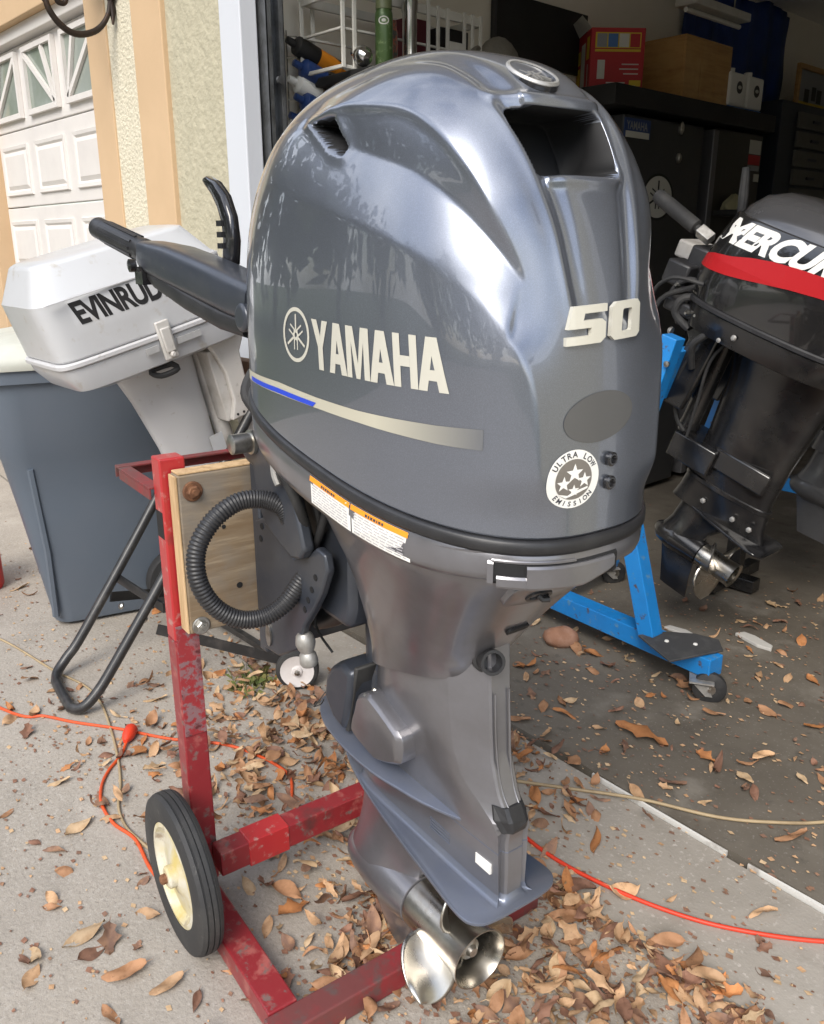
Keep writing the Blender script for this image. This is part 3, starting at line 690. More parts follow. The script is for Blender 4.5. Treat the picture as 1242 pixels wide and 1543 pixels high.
latch_strip(PH0, PH1+.015, .030, .058, .0012, thick=.012).build('latch_recess', M['dark_void'], pan, smooth=30)
lv = latch_strip(R(-25), PH1-.02, .033, .062, .006, thick=.02, taper=.45).build('latch_lever', M['paint2'], pan, smooth=30)
latch_strip(PH0+.04, R(-24.5), .047, .062, .005, thick=.02).build('latch_lever', M['paint2'], pan, smooth=30)
latch_strip(PH0-.012, PH0+.022, .030, .060, .004, thick=.02, n=4).build('latch_frame', M['paint2'], pan, smooth=30)
latch_strip(PH0+.01, R(-8), .0275, .0315, .003, thick=.02).build('latch_frame', M['paint2'], pan, smooth=30)

# --- apron that funnels down to the leg
def plan(a0, a1, Wd, z, nf=2.6, nr=2.6, tilt=0, n=64, rear_w=1.0):
    am = (a0+a1)/2; L_ = (a1-a0)/2; out = []
    for k in range(n):
        t = 2*math.pi*k/n; c, s = math.cos(t), math.sin(t); e = nr if c > 0 else nf
        a = am+math.copysign(abs(c)**(2/e), c)*L_; y = math.copysign(abs(s)**(2/e), s)*Wd
        y *= 1-(1-rear_w)*max(0, (a-am)/L_)
        out.append((a, y, z+tilt*(a+.2)))
    return out
SECS = [(-.36, .098, .186, .965, 0), (-.345, .092, .178, .940, 0), (-.332, .070, .163, .905, .02), (-.322, .034, .143, .865, .04), (-.316, -.004, .124, .82, .07), (-.316, -.040, .106, .775, .11), (-.322, -.066, .088, .735, .17), (-.332, -.084, .074, .705, .22), (-.343, -.092, .0645, .676, .27)]
b = MB(); b.loft([plan(a0, a1, w, z, 3.6, 2.5, t) for a0, a1, w, z, t in SECS]); apron = b.build('apron', M['paint2'], motor, smooth=60)
# flat facet pressed on each flank and the two outlets at the back
ab = BVHTree.FromPolygons([tuple(v.co) for v in apron.data.vertices], [tuple(p.vertices) for p in apron.data.polygons])
def on_rear(s, z): p, n, _, _ = ab.ray_cast(Vector((1, s, z)), Vector((-1, 0, 0))); return p, n
p, n = on_rear(-.045, .893)
om = Matrix.Translation(p) @ n.to_track_quat('Z', 'Y').to_matrix().to_4x4()
b = MB(); b.loft([[om @ Vector((x, y, -.01)) for x, y in rrect(.090, .060, .016)], [om @ Vector((x, y, .003)) for x, y in rrect(.086, .056, .016)], [om @ Vector((x, y, .0045)) for x, y in rrect(.078, .050, .014)]]); b.build('outlet_plate', M['paint2'], apron, smooth=40)
b = MB(); b.loft([[om @ Vector((x, y, .0)) for x, y in rrect(.036, .026, .010)], [om @ Vector((x, y, .007)) for x, y in rrect(.034, .024, .010)], [om @ Vector((x, y, .007)) for x, y in rrect(.026, .016, .007)], [om @ Vector((x, y, .004)) for x, y in rrect(.024, .014, .006)]]); b.tube([om @ Vector((.002, -.004, .004)), om @ Vector((.006, -.004, .010)), om @ Vector((.014, -.003, .011))], .004, 8); b.build('water_outlet', M['black_plastic'], apron, smooth=40)
p, n = on_rear(.0, .80)
om = Matrix.Translation(p) @ n.to_track_quat('Z', 'Y').to_matrix().to_4x4()
b = MB(); b.prism(rrect(.04, .012, .005), .004, om); b.build('outlet_slot', M['dark_void'], apron)
b = MB(); nm = mtx((-.088, -.012, .737), (0, R(78), R(-18))); b.lathe([(.017, -.02), (.017, .03), (.0185, .031), (.0185, .038), (.014, .038), (.012, .02), (0, .02)], 20, nm); b.lathe([(.021, .0), (.021, .012), (.017, .014)], 20, nm, cap0=False, cap1=False); b.build('flush_nozzle', M['black_plastic'], apron)

# --- midsection leg down to the ventilation plate
LEG = [(-.345, -.066, .056, .76, 0), (-.347, -.062, .056, .70, 0), (-.350, -.058, .054, .64, 0), (-.358, -.053, .050, .585, 0), (-.385, -.036, .043, .535, 0), (-.415, -.012, .037, .495, 0), (-.43, -.018, .0335, .462, 0), (-.43, -.0165, .032, .42, 0), (-.425, -.0165, .030, .36, 0)]
def legsec(a0, a1, w, z):
    k_ = max(0, min(1, (z-.475)/.07)); q = .007+.053*k_; rw = .0165+.0035*k_
    am = a0+.13; half = []
    for k in range(13): t = R(180-90*k/12); half.append((am+math.copysign(abs(math.cos(t))**(2/2.6), math.cos(t))*(am-a0), w*abs(math.sin(t))**(2/2.6)))
    half += [(a1-q-.06, w*.985), (a1-q-.004, w*.90), (a1-q+.002, w*.88), (a1-.010, rw+.003), (a1-.003, rw+.0005), (a1, rw-.003)]
    return [(a, -s, z) for a, s in half]+[(a, s, z) for a, s in reversed(half)][:-1]
_lg = []
for (p0, p1) in zip(LEG, LEG[1:]):
    for k in range(4): f = k/4; _lg.append(legsec(*[p0[i]*(1-f)+p1[i]*f for i in range(4)]))
_lg.append(legsec(*LEG[-1][:4]))
b = MB(); b.loft(_lg); leg = b.build('leg', M['paint2'], motor, smooth=24)
b = MB()
for s in (-1, 1):                                   # twin ribs on the trailing edge, parting line of the lower unit
    b.tube([(-.058, s*.013, .69), (-.053, s*.013, .62), (-.047, s*.012, .57), (-.036, s*.011, .535), (-.022, s*.010, .515)], .0016, 6, smooth=4)
b.build('trailing_rib', M['paint2'], leg, smooth=60)
b = MB(); b.loft([[(a+.0004*(1 if a > -.2 else -1), s*1.012, .4445) for a, s, _ in legsec(-.43, -.0172, .0329, .4445)], [(a+.0004*(1 if a > -.2 else -1), s*1.012, .4465) for a, s, _ in legsec(-.43, -.0172, .0329, .4465)]]); b.build('parting_line', M['plate_paint'], leg)
leg_bvh = BVHTree.FromPolygons([tuple(v.co) for v in leg.data.vertices], [tuple(p.vertices) for p in leg.data.polygons])
V_, F_ = sheet_mb([[(-.0305, .500), (-.0245, .482), (.0245, .482), (.0305, .500), (.026, .519), (-.026, .519)]]); stick(leg_bvh, V_, F_, 'rear', off=.0005, thick=.004, step=.006).build('exhaust_cap', M['black_plastic'], leg, smooth=0)
b = MB(); b.box(-.070, -.036, -.0320, -.0255, .402, .420); b.build('decal', M['decal_white'], leg)
b = MB()
for k in range(4): b.bar((-.185, -.0322, .412-.006*k), (-.135, -.0305, .410-.006*k), .003, .0025)
b.build('water_intake', M['plate_paint'], leg, smooth=0)
def plate_mb(port, z, th, edge=.004, dz=None):
    P = port+[(a, -s) for a, s in reversed(port)]
    V3, _ = catmull([Vector((a, s, 0)) for a, s in P], 4, True)
    c = Vector((sum(v.x for v in V3)/len(V3), 0, 0)); f = dz or (lambda a: 0)
    def r(k, h): return [((v.x-c.x)*k+c.x, v.y*k, z+h+f(v.x)) for v in V3]
    b = MB(); b.loft([r(.985, -th/2), r(1, -th*.3), r(1, th*.3), r(.985, th/2)]); return b
plate_mb([(-.553, -.020), (-.52, -.047), (-.466, -.068), (-.376, -.080), (-.29, -.079), (-.224, -.068), (-.167, -.056), (-.10, -.030), (-.085, -.01)], .456, .006).build('splash_plate', M['plate_paint'], motor, smooth=50)
plate_mb([(-.500, -.004), (-.45, -.022), (-.358, -.044), (-.238, -.064), (-.127, -.079), (-.055, -.088), (-.022, -.086), (-.005, -.070), (0, -.045), (.001, -.02)], .354, .007).build('ventilation_plate', M['plate_paint'], motor, smooth=50)
b = MB(); b.loft([[(a+(k if a > -.03 else 0), s+math.copysign(k, s) if abs(s) > .004 else s, z) for a, s, _ in legsec(-.425, -.0165, .0303, .36)] for k, z in ((.009, .3578), (.005, .3592), (.002, .363), (0, .371))], cap0=False, cap1=False); b.build('fillet', M['plate_paint'], leg, smooth=60)
# rounded lower motor mount, strap and swivel foot
def prism_s(b, poly, s0, s1, c=.9):
    V = [Vector((a, 0, z)) for a, z in poly]; m = sum(V, Vector())/len(V)
    b.loft([[Vector((m.x+(v.x-m.x)*c, s0, m.z+(v.z-m.z)*c)) for v in V], [Vector((v.x, s0+(s1-s0)*.18, v.z)) for v in V], [Vector((v.x, s1, v.z)) for v in V]])
mc = [(-.355, .545), (-.345, .572), (-.318, .590), (-.295, .588), (-.228, .562), (-.214, .545), (-.216, .515), (-.228, .500), (-.275, .480), (-.300, .478), (-.362, .492), (-.368, .51)]
for s in (-1, 1):
    mc2 = [(v.x, v.y) for v in catmull([Vector((a, z, 0)) for a, z in mc], 3, True)[0]]
    b = MB(); prism_s(b, mc2, s*.074, s*.03, .88); mcv = b.build('mount_cover', M['paint2'], motor, smooth=55, bevel=.006, seg=3)
    b = MB(); b.lathe([(.009, 0), (.009, .005), (.006, .007), (0, .007)], 6, mtx((-.318, s*.066, .579), (R(-40)*-s, 0, 0))); b.lathe([(.006, -.01), (.006, .02)], 10, mtx((-.318, s*.062, .575), (R(-40)*-s, 0, 0))); b.build('bolt', M['bolt'], mcv)
fb = [(-.472, .515), (-.462, .560), (-.440, .590), (-.40, .612), (-.365, .606), (-.372, .56), (-.388, .50), (-.40, .468), (-.44, .478)]
b = MB(); prism_s(b, [(a, z) for a, z in fb], -.068, .068, .88); fo = b.build('swivel_foot', M['bracket'], motor, smooth=50, bevel=.008, seg=3)
st_ = [(-.366, .612), (-.376, .575), (-.392, .515), (-.402, .470)]
b = MB(); b.loft([[(a-.004, s*.060, z) for a, z in st_]+[(a+.006, s*.060, z) for a, z in reversed(st_)] for s in (-1, 1)]); b.build('strap', M['rubber'], motor, bevel=.003)
b = MB(); b.lathe([(.026, .56), (.026, .96)], 16, mtx((-.378, 0, 0))); b.build('swivel_shaft', M['bracket'], motor)

# gearcase, skeg
b = MB()
prof = [(0, -.475), (.014, -.472), (.028, -.462), (.039, -.445), (.047, -.415), (.051, -.375), (.0525, -.34), (.052, -.30), (.049, -.262), (.0475, -.252), (.044, -.250), (0, -.250)]
b.lathe([(r, h) for r, h in prof], 40, mtx((0, 0, .180), (0, R(90), 0)))
gc = b.build('gearcase', M['paint2'], motor, smooth=45)
b = MB(); b.loft([plan(-.425, -.13, .0315, .352, 2.4, 2.2, 0, 48, .5), plan(-.428, -.16, .030, .32, 2.4, 2.2, 0, 48, .4), plan(-.435, -.20, .030, .28, 2.4, 2.2, 0, 48, .4), plan(-.445, -.245, .034, .24, 2.4, 2.2, 0, 48, .5), plan(-.455, -.262, .044, .21, 2.4, 2.2, 0, 48, .7), plan(-.46, -.262, .046, .19, 2.4, 2.2, 0, 48, .8)]); b.build('strut', M['paint2'], gc, smooth=60)
b = MB(); b.loft([[(a0, 0, z), (a0+.03, -w, z), (a0+.11, -w, z), (a1, -.002, z), (a1, .002, z), (a0+.11, w, z), (a0+.03, w, z)] for a0, a1, w, z in ((-.44, -.265, .02, .155), (-.435, -.262, .011, .125), (-.40, -.25, .006, .075), (-.365, -.235, .004, .030), (-.35, -.245, .003, .022))]); b.build('skeg', M['paint2'], gc, smooth=40)

# propeller: hub, ring, three blades
prop = thing('propeller_tmp', 'x', 'x'); bpy.data.objects.remove(prop)
b = MB(); HM = mtx((0, 0, .180), (0, R(90), 0))
b.lathe([(.0465, -.2475), (.047, -.235), (.045, -.19), (.045, -.14), (.047, -.11), (.0515, -.095), (.0535, -.088), (.0515, -.088), (.046, -.10), (.042, -.13), (.041, -.185), (.014, -.19)], 48, HM, cap0=True, cap1=True)
hub = b.build('propeller', M['steel'], motor, smooth=40)
b = MB(); b.lathe([(.013, -.20), (.013, -.125), (.019, -.125), (.019, -.115), (.011, -.112), (.008, -.105), (0, -.105)], 12, HM)
for k in range(3):
    a = R(30+120*k); b.bar((-.16, .012*math.cos(a), .18+.012*math.sin(a)), (-.16, .042*math.cos(a), .18+.042*math.sin(a)), .004, .05, up=(1, 0, 0))
b.build('propeller_nut', M['bolt'], hub)
def blade(th0):
    nr_, nc = 16, 14; rows = []
    for i in range(nr_+1):
        f = math.sin(math.pi/2*i/nr_); r = .040+(.117-.040)*f
        w = .128*(math.sin(math.pi*(.16+.84*f))**.55)*(1-.10*f) if f < 1 else .0
        w = .082+.030*math.sin(math.pi*f); w *= math.sqrt(max(0, 1-(f**6)))
        beta = math.atan(.44/(2*math.pi*r)); row = []
        for j in range(nc+1):
            c = (j/nc-.5)*w; th = th0+c*math.cos(beta)/r; a = -.170+c*math.sin(beta)+.034*f*f-.01*math.cos(j/nc*math.pi*2)*f*.4
            row.append((a, r*math.cos(th), .180+r*math.sin(th)))
        rows.append(row)
    b = MB(); n = nc+1; V = [p for q in rows for p in q]; F = [(i*n+j, i*n+j+1, (i+1)*n+j+1, (i+1)*n+j) for i in range(nr_) for j in range(nc)]
    b.add(V, F); o = b.build('blade', M['steel'], hub, smooth=0)
    o.data.polygons.foreach_set('use_smooth', [True]*len(o.data.polygons))
    sol = o.modifiers.new('thickness', 'SOLIDIFY'); sol.thickness = .0042; sol.offset = 0
    return o
for k in range(3): blade(R(-140+120*k))
# --- clamp bracket: port and starboard cheeks, transom faces, swivel block
def poly_plate(name, poly, s0, s1, mat, parent, bevel=.004, smooth=40):
    b = MB(); n = len(poly); V = [(a, s0, z) for a, z in poly]+[(a, s1, z) for a, z in poly]
    b.add(V, [tuple(reversed(range(n))), tuple(range(n, 2*n))]+[(i, (i+1) % n, n+(i+1) % n, n+i) for i in range(n)])
    return b.build(name, mat, parent, smooth=smooth, bevel=bevel)
cheek = [(-.600, .958), (-.575, .985), (-.543, 1.000), (-.490, 1.003), (-.450, .985), (-.418, .935), (-.398, .890), (-.380, .838), (-.395, .818), (-.425, .812), (-.470, .826), (-.518, .845), (-.540, .872), (-.548, .905), (-.556, .94), (-.580, .945)]
lower = [(-.598, .83), (-.604, .70), (-.602, .60), (-.592, .578), (-.53, .585), (-.455, .628), (-.425, .685), (-.395, .72), (-.362, .765), (-.338, .812), (-.345, .838), (-.372, .842), (-.40, .82), (-.45, .80), (-.52, .825), (-.555, .845)]
for s in (-1, 1):
    br = poly_plate('clamp_bracket', cheek, s*.120, s*.142, M['bracket'], motor, .005)
    poly_plate('lower_cheek', lower, s*.108, s*.124, M['bracket'], br, .004)
    b = MB()
    for a, z in ((-.417, .719), (-.404, .741), (-.390, .764), (-.376, .790)): b.lathe([(.0055, -.001), (.0055, .0185), (0, .0185)], 10, mtx((a, s*.107, z), (R(90)*-s, 0, 0)))
    for a, z in ((-.575, .80), (-.568, .825)): b.lathe([(.006, -.001), (.006, .0185), (0, .0185)], 10, mtx((a, s*.107, z), (R(90)*-s, 0, 0)))
    b.build('pin_hole', M['dark_void'], br)
    b = MB(); b.loft([[(-.562, s*.1245, z+.013*math.sin(t)*1.5) if 0 else (-.562+.010*math.cos(t), s*(.1245), .615+.022*math.sin(t)) for t in np.linspace(0, 6.283, 14)[:-1]], [(-.562+.010*math.cos(t), s*.1275, .615+.022*math.sin(t)) for t in np.linspace(0, 6.283, 14)[:-1]], [(-.562+.006*math.cos(t), s*.1275, .615+.016*math.sin(t)) for t in np.linspace(0, 6.283, 14)[:-1]]], cap0=False, cap1=True); b.build('slot', M['bolt'], br)
    for z in (.90, .655):
        b = MB(); b.lathe([(.014, 0), (.014, .008), (.010, .010), (0, .010)], 6, mtx((-.584, s*.085, z), (0, R(90), 0))); b.lathe([(.019, -.003), (.019, 0.0005)], 16, mtx((-.584, s*.085, z), (0, R(90), 0))); b.build('clamp_bolt', M['bolt'], br)
b = MB(); b.box(-.618, -.588, -.120, .120, .565, .955); b.box(-.588, -.574, -.062, -.052, .58, .93); b.box(-.588, -.574, .052, .062, .58, .93); b.box(-.588, -.58, -.052, .052, .70, .72); b.build('transom_plate', M['bracket'], motor, bevel=.004)
b = MB(); b.lathe([(.0, -.185), (.012, -.185), (.017, -.182), (.017, -.150), (.021, -.149), (.021, -.143), (.016, -.142), (.016, .185), (0, .185)], 20, mtx((-.545, 0, .985), (R(-90), 0, 0))); b.build('tilt_tube', M['bolt'], motor)
sw = [(-.50, .955), (-.50, .90), (-.47, .86), (-.455, .74), (-.43, .70), (-.34, .70), (-.325, .74), (-.325, .94), (-.36, .962)]
poly_plate('swivel_bracket', sw, -.088, .088, M['bracket'], motor, .012, 40)
poly_plate('steering_arm', [(-.60, 1.02), (-.60, .99), (-.42, .965), (-.33, .965), (-.33, 1.0), (-.45, 1.02)], -.04, .04, M['black_plastic'], motor, .006)
b = MB(); b.lathe([(.0, -.03), (.014, -.03), (.017, -.024), (.015, -.01), (.011, -.004), (.015, .004), (.018, .014), (.015, .028), (.010, .034), (0, .034)], 14, mtx((-.44, -.112, .632), (R(8), 0, 0))); b.build('anode', M['alu'], motor)
b = MB(); b.tube([(-.43, -.06, .74), (-.45, -.03, .69), (-.50, -.02, .65), (-.56, -.02, .62)], .02, 12, smooth=4); b.build('tilt_ram', M['black_plastic'], motor)

# --- rigging hose loop (corrugated), control cables
loop = [(-.45, -.128, .868), (-.46, -.138, .892), (-.48, -.163, .903), (-.49, -.202, .902), (-.49, -.246, .878), (-.49, -.275, .836), (-.485, -.279, .785), (-.48, -.258, .737), (-.47, -.222, .708), (-.46, -.182, .704), (-.45, -.147, .722), (-.44, -.120, .758), (-.43, -.100, .800), (-.425, -.108, .838)]
PL, _ = catmull([Vector(p) for p in loop], 32)
rad = [0.0150+.0009*(1 if (i//2) % 2 else -1)*(1 if i < len(PL)-60 else .4) for i in range(len(PL))]
b = MB(); b.tube(PL, rad, 14); b.build('rigging_hose', M['black_plastic'], motor, smooth=70)
b = MB()
b.tube([(-.425, -.106, .826), (-.402, -.124, .87), (-.390, -.142, .91), (-.405, -.153, .95), (-.430, -.156, .978), (-.448, -.154, .99)], .0085, 10, smooth=6)
b.tube([(-.42, -.098, .826), (-.40, -.100, .87), (-.40, -.112, .92), (-.43, -.125, .965), (-.46, -.120, .992)], .006, 8, smooth=6)
b.tube([(-.415, -.108, .82), (-.39, -.105, .86), (-.375, -.10, .91), (-.39, -.10, .95), (-.42, -.09, .99)], .007, 8, smooth=6)
b.build('cable', M['rubber'], motor, smooth=60)
b = MB(); b.lathe([(.0, -.014), (.009, -.013), (.011, -.004), (.010, .006), (.006, .014), (0, .015)], 12, mtx((-.448, -.155, .992), (R(30), R(20), 0))); b.tube([(-.455, -.151, .972), (-.448, -.153, .950), (-.438, -.152, .935)], .0055, 8, smooth=3); b.build('cable_fitting', M['alu'], motor)
b = MB(); b.tube([(-.46, -.05, .60), (-.50, -.06, .64), (-.51, -.05, .70)], .0025, 6, smooth=5); b.tube([(-.452, -.072, .53), (-.47, -.082, .50), (-.485, -.078, .487), (-.478, -.068, .492), (-.462, -.07, .51)], .0013, 6, smooth=4); b.build('wire', M['rubber'], motor)

# --- tiller handle swung to port: grip, arm, shift lever
P0 = Vector((-.60, -.082, 1.195)); P1 = Vector((-1.045, -.120, 1.285)); P2 = Vector((-1.30, -.148, 1.340))
d1 = (P1-P0).normalized()
def frame_secs(pts, hw, hh, hz0, n=24, e=4):
    secs = []
    for p, w, h, zo in zip(pts, hw, hh, hz0):
        sd_ = Vector((-d1.y, d1.x, 0)).normalized(); up = d1.cross(sd_)
        if up.z < 0: up = -up
        secs.append([p+sd_*x+up*(y+zo) for x, y in sel(w, h, e, n=n)])
    return secs
ts = [0, .12, .3, .5, .7, .86, .95, 1.0]
arm = MB(); arm.loft(frame_secs([P0.lerp(P1, t) for t in ts], [.040, .043, .044, .044, .043, .040, .036, .030], [.033, .036, .037, .037, .036, .033, .030, .026], [.012, .010, .010, .009, .007, .002, 0, 0]))
til = arm.build('tiller_handle', M['bracket'], motor, smooth=50)
b = MB(); b.loft(frame_secs([P0.lerp(P1, t) for t in (.02, .2, .5, .8, .9)], [.036, .040, .040, .036, .028], [.018, .020, .020, .018, .015], [-.032, -.038, -.038, -.033, -.028])); b.build('arm_underside', M['black_plastic'], til, smooth=50)
gd = (P2-P1).normalized(); gq = gd.to_track_quat('Z', 'Y').to_matrix().to_4x4(); gl = (P2-P1).length
gm = Matrix.Translation(P1) @ gq
b = MB(); b.lathe([(.021, -.02), (.021, .012), (.0255, .016), (.0255, .03), (.024, .034), (.0245, gl-.055), (.0245, gl-.05), (.0225, gl-.048), (.0235, gl-.043), (.0235, gl-.008), (.020, gl), (0, gl)], 24, gm)
for k in range(10): a = 2*math.pi*k/10; b.bar(gm @ Vector((.0245*math.cos(a), .0245*math.sin(a), .05)), gm @ Vector((.0235*math.cos(a), .0235*math.sin(a), gl-.06)), .006, .004, up=gm.to_3x3() @ Vector((math.cos(a), math.sin(a), 0)))
b.build('grip', M['black_plastic'], til, smooth=40)
b = MB(); b.lathe([(.019, -.006), (.024, .0), (.024, .010), (.018, .014)], 20, gm @ Matrix.Translation((0, 0, -.004))); b.build('grip_collar', M['alu'], til)
b = MB(); b.lathe([(.013, 0), (.013, .012), (.008, .014), (0, .014)], 12, mtx((-1.03, -.158, 1.262), (R(90), 0, 0))); b.box(-1.045, -1.0, -.155, -.13, 1.225, 1.26); b.build('stop_switch', M['black_gloss'], til)
lv = [(-.80, -.05, 1.272, .012, .022), (-.79, -.05, 1.31, .012, .022), (-.795, -.05, 1.345, .012, .021), (-.815, -.05, 1.378, .012, .019), (-.845, -.05, 1.402, .011, .015), (-.88, -.05, 1.417, .009, .010), (-.90, -.05, 1.420, .005, .004)]
secs = []
for i, (a, s, z, w, t) in enumerate(lv):
    q0 = Vector(lv[max(i-1, 0)][:3]); q1 = Vector(lv[min(i+1, len(lv)-1)][:3]); d = (q1-q0).normalized(); nn = Vector((d.z, 0, -d.x))
    secs.append([Vector((a, s, z))+nn*x+Vector((0, 1, 0))*y for x, y in sel(t, w, 3.5, n=16)])
b = MB(); b.loft(secs); lever = b.build('shift_lever', M['black_gloss'], til, smooth=50)
b = MB()
for z in (1.295, 1.315, 1.335): b.box(-.822, -.800, -.066, -.06, z, z+.010)
b.build('lever_rib', M['dark_void'], lever, smooth=0)
b = MB(); b.lathe([(0, -.05), (.02, -.05), (.024, -.045), (.024, .045), (.02, .05), (0, .05)], 20, mtx((-.60, -.080, 1.185), (R(90), 0, 0))); b.box(-.62, -.54, -.10, -.0, 1.13, 1.22); b.build('tiller_pivot', M['bracket'], til, bevel=.004)
b = MB(); b.tube([(-.59, -.06, 1.13), (-.60, -.10, 1.10), (-.585, -.13, 1.06), (-.56, -.12, 1.03)], .012, 10, smooth=5); b.build('tiller_cable', M['rubber'], til)
# ------------------------------------------------------------------ red steel stand (same local frame as the motor it carries)
M['red'] = pm('worn_red_paint', (.23, .016, .022), .42, coat=.25, coat_r=.3, var=[(5, (.24, .02, .025), .4, .7), (22, (.34, .09, .08), .53, .64), (45, (.17, .11, .10), .57, .66), (9, (.10, .03, .03), .62, .74)], bump=[(60, .25, .002)], rvar=.1)
M['red_bright'] = pm('red_paint', (.40, .020, .025), .38, coat=.3, coat_r=.25, var=[(8, (.42, .03, .03), .4, .7), (40, (.40, .19, .17), .57, .66), (16, (.20, .03, .03), .58, .72)], bump=[(60, .2, .002)])
M['red_rust'] = pm('red_primer_rust', (.17, .05, .048), .55, .2, var=[(9, (.26, .03, .035), .45, .62), (30, (.12, .075, .07), .52, .66)], bump=[(60, .3, .002)])
M['red_bare'] = pm('worn_bare_post', (.28, .022, .028), .42, var=[(60, (.22, .12, .13), .46, .54), (9, (.33, .03, .035), .5, .7), (30, (.10, .015, .018), .58, .66)], bump=[(60, .25, .002)], coat=.2)
M['ply'] = pm('weathered_board', (.235, .18, .12), .8, var=[((1.5, 3, 26), (.19, .13, .075), .40, .62), ((2, 5, 60), (.36, .285, .19), .5, .72), (7, (.20, .175, .145), .48, .70), ((3, 9, 9), (.15, .11, .075), .64, .75)], bump=[((3, 6, 80), .35, .004)])
M['ply_end'] = pm('board_end_grain', (.58, .40, .22), .8, var=[((60, 60, 6), (.40, .26, .13), .45, .65)], bump=[((60, 60, 8), .4, .003)])
M['rust'] = pm('rusty_bolt', (.16, .075, .04), .75, .4, var=[(60, (.25, .12, .06), .45, .65)], bump=[(120, .5, .002)])
M['tyre'] = pm('tyre_rubber', (.028, .028, .029), .7, var=[(10, (.055, .053, .05), .45, .75), (60, (.09, .085, .08), .62, .75)], bump=[(120, .2, .002)])
M['rim_paint'] = pm('cream_rim', (.58, .55, .46), .55, var=[(7, (.50, .40, .15), .46, .62), (16, (.54, .48, .28), .5, .7), (30, (.34, .28, .21), .56, .68)])
stand = thing('motor_stand', 'worn red steel engine stand with wooden board and one white wheel in view', 'engine stand', (OX, OY, 0), YAW)
def beam(name, mat, x0, x1, y0, y1, z0, z1, bevel=.003, parent=None):
    b = MB(); b.box(x0, x1, y0, y1, z0, z1); return b.build(name, mat, parent or stand, smooth=0, bevel=bevel)
for s in (-1, 1):
    rail = MB(); y0, y1 = sorted((s*.286, s*.230)); rail.box(-.72, -.302, y0, y1, .004, .052); rail.build('rail', M['red'], stand, smooth=0, bevel=.003)
    b = MB(); y0, y1 = sorted((s*.268, s*.221))
    b.box(-.703, -.660, y0, y1, .0525, .60); p = b.build('post', M['red'], stand, smooth=0, bevel=.003)
    beam('post_face', M['red_bare'], -.6595, -.6575, y0+.002, y1-.002, .40, .632, .0005, p)
    beam('post_top', M['red_bright'], -.702, -.661, y0, y1, .601, .948, .003, p)
    b = MB(); y0_, y1_ = sorted((s*.2685, s*.2665)); b.box(-.698, -.666, y0_, y1_, .80, .85); b.build('slot', M['dark_void'], p)
beam('end_beam', M['red_rust'], -.301, -.252, -.296, .296, .004, .0505)
beam('cross_beam', M['red'], -.652, -.606, -.235, .235, .096, .150)
beam('sleeve', M['red_bright'], -.655, -.6035, -.175, -.085, .093, .153, .002)
for x0, x1, y0, y1 in ((-.880, -.704, -.276, -.240), (-.880, -.704, .240, .276)):
    b = MB(); b.box(x0, x1, y0 if y0 < 0 else y1-.024, y0+.024 if y0 < 0 else y1, .885, .889); b.box(x0, x1, y0 if y0 < 0 else y1-.004, y0+.004 if y0 < 0 else y1, .866, .8845); b.build('angle_iron', M['red_rust'], stand, smooth=0, bevel=.001)
b = MB(); b.box(-.904, -.881, -.276, .276, .886, .890); b.box(-.904, -.900, -.276, .276, .866, .8855); b.build('angle_iron', M['red_rust'], stand, smooth=0, bevel=.001)
# transom board: face grain + pale front edge
bd = MB(); bd.box(-.6555, -.6195, -.252, .252, .628, .925); board = bd.build('transom_board', M['ply'], stand, smooth=0, bevel=.003)
b = MB(); b.box(-.6545, -.6205, -.256, -.2525, .630, .923); b.build('end_grain', M['ply_end'], board, smooth=0, bevel=.001)
b = MB(); b.box(-.6545, -.6205, -.250, .250, .9255, .929); b.build('end_grain', M['ply_end'], board, smooth=0, bevel=.001)
def hexbolt(a, s, z, r, mat, parent, rx=.6):
    b = MB(); mm = mtx((a, s, z), (0, R(90), 0))
    b.lathe([(r*1.55, 0), (r*1.55, .003), (r*1.4, .004)], 20, mm, cap1=True); b.lathe([(r, .004), (r, .010), (r*.85, .012), (0, .012)], 6, mm @ Matrix.Rotation(rx, 4, 'Z')); b.lathe([(r*.45, .012), (r*.45, .017), (0, .017)], 10, mm); return b.build('bolt', mat, parent, smooth=30)
hexbolt(-.6194, -.2275, .895, .0115, M['rust'], board); hexbolt(-.6194, -.232, .642, .011, M['bolt'], board, .2)
hexbolt(-.6194, .2275, .895, .0115, M['rust'], board); hexbolt(-.6194, .232, .642, .011, M['bolt'], board)
for s, z, r in ((-.222, .815, .005), (-.152, .702, .006), (-.175, .82, .004)): b = MB(); b.lathe([(r, 0), (r, .0012), (0, .0012)], 10, mtx((-.6198, s, z), (0, R(90), 0))); b.build('drill_hole', M['dark_void'], board)  # flat dark discs, colour stands in for the shade of drilled holes
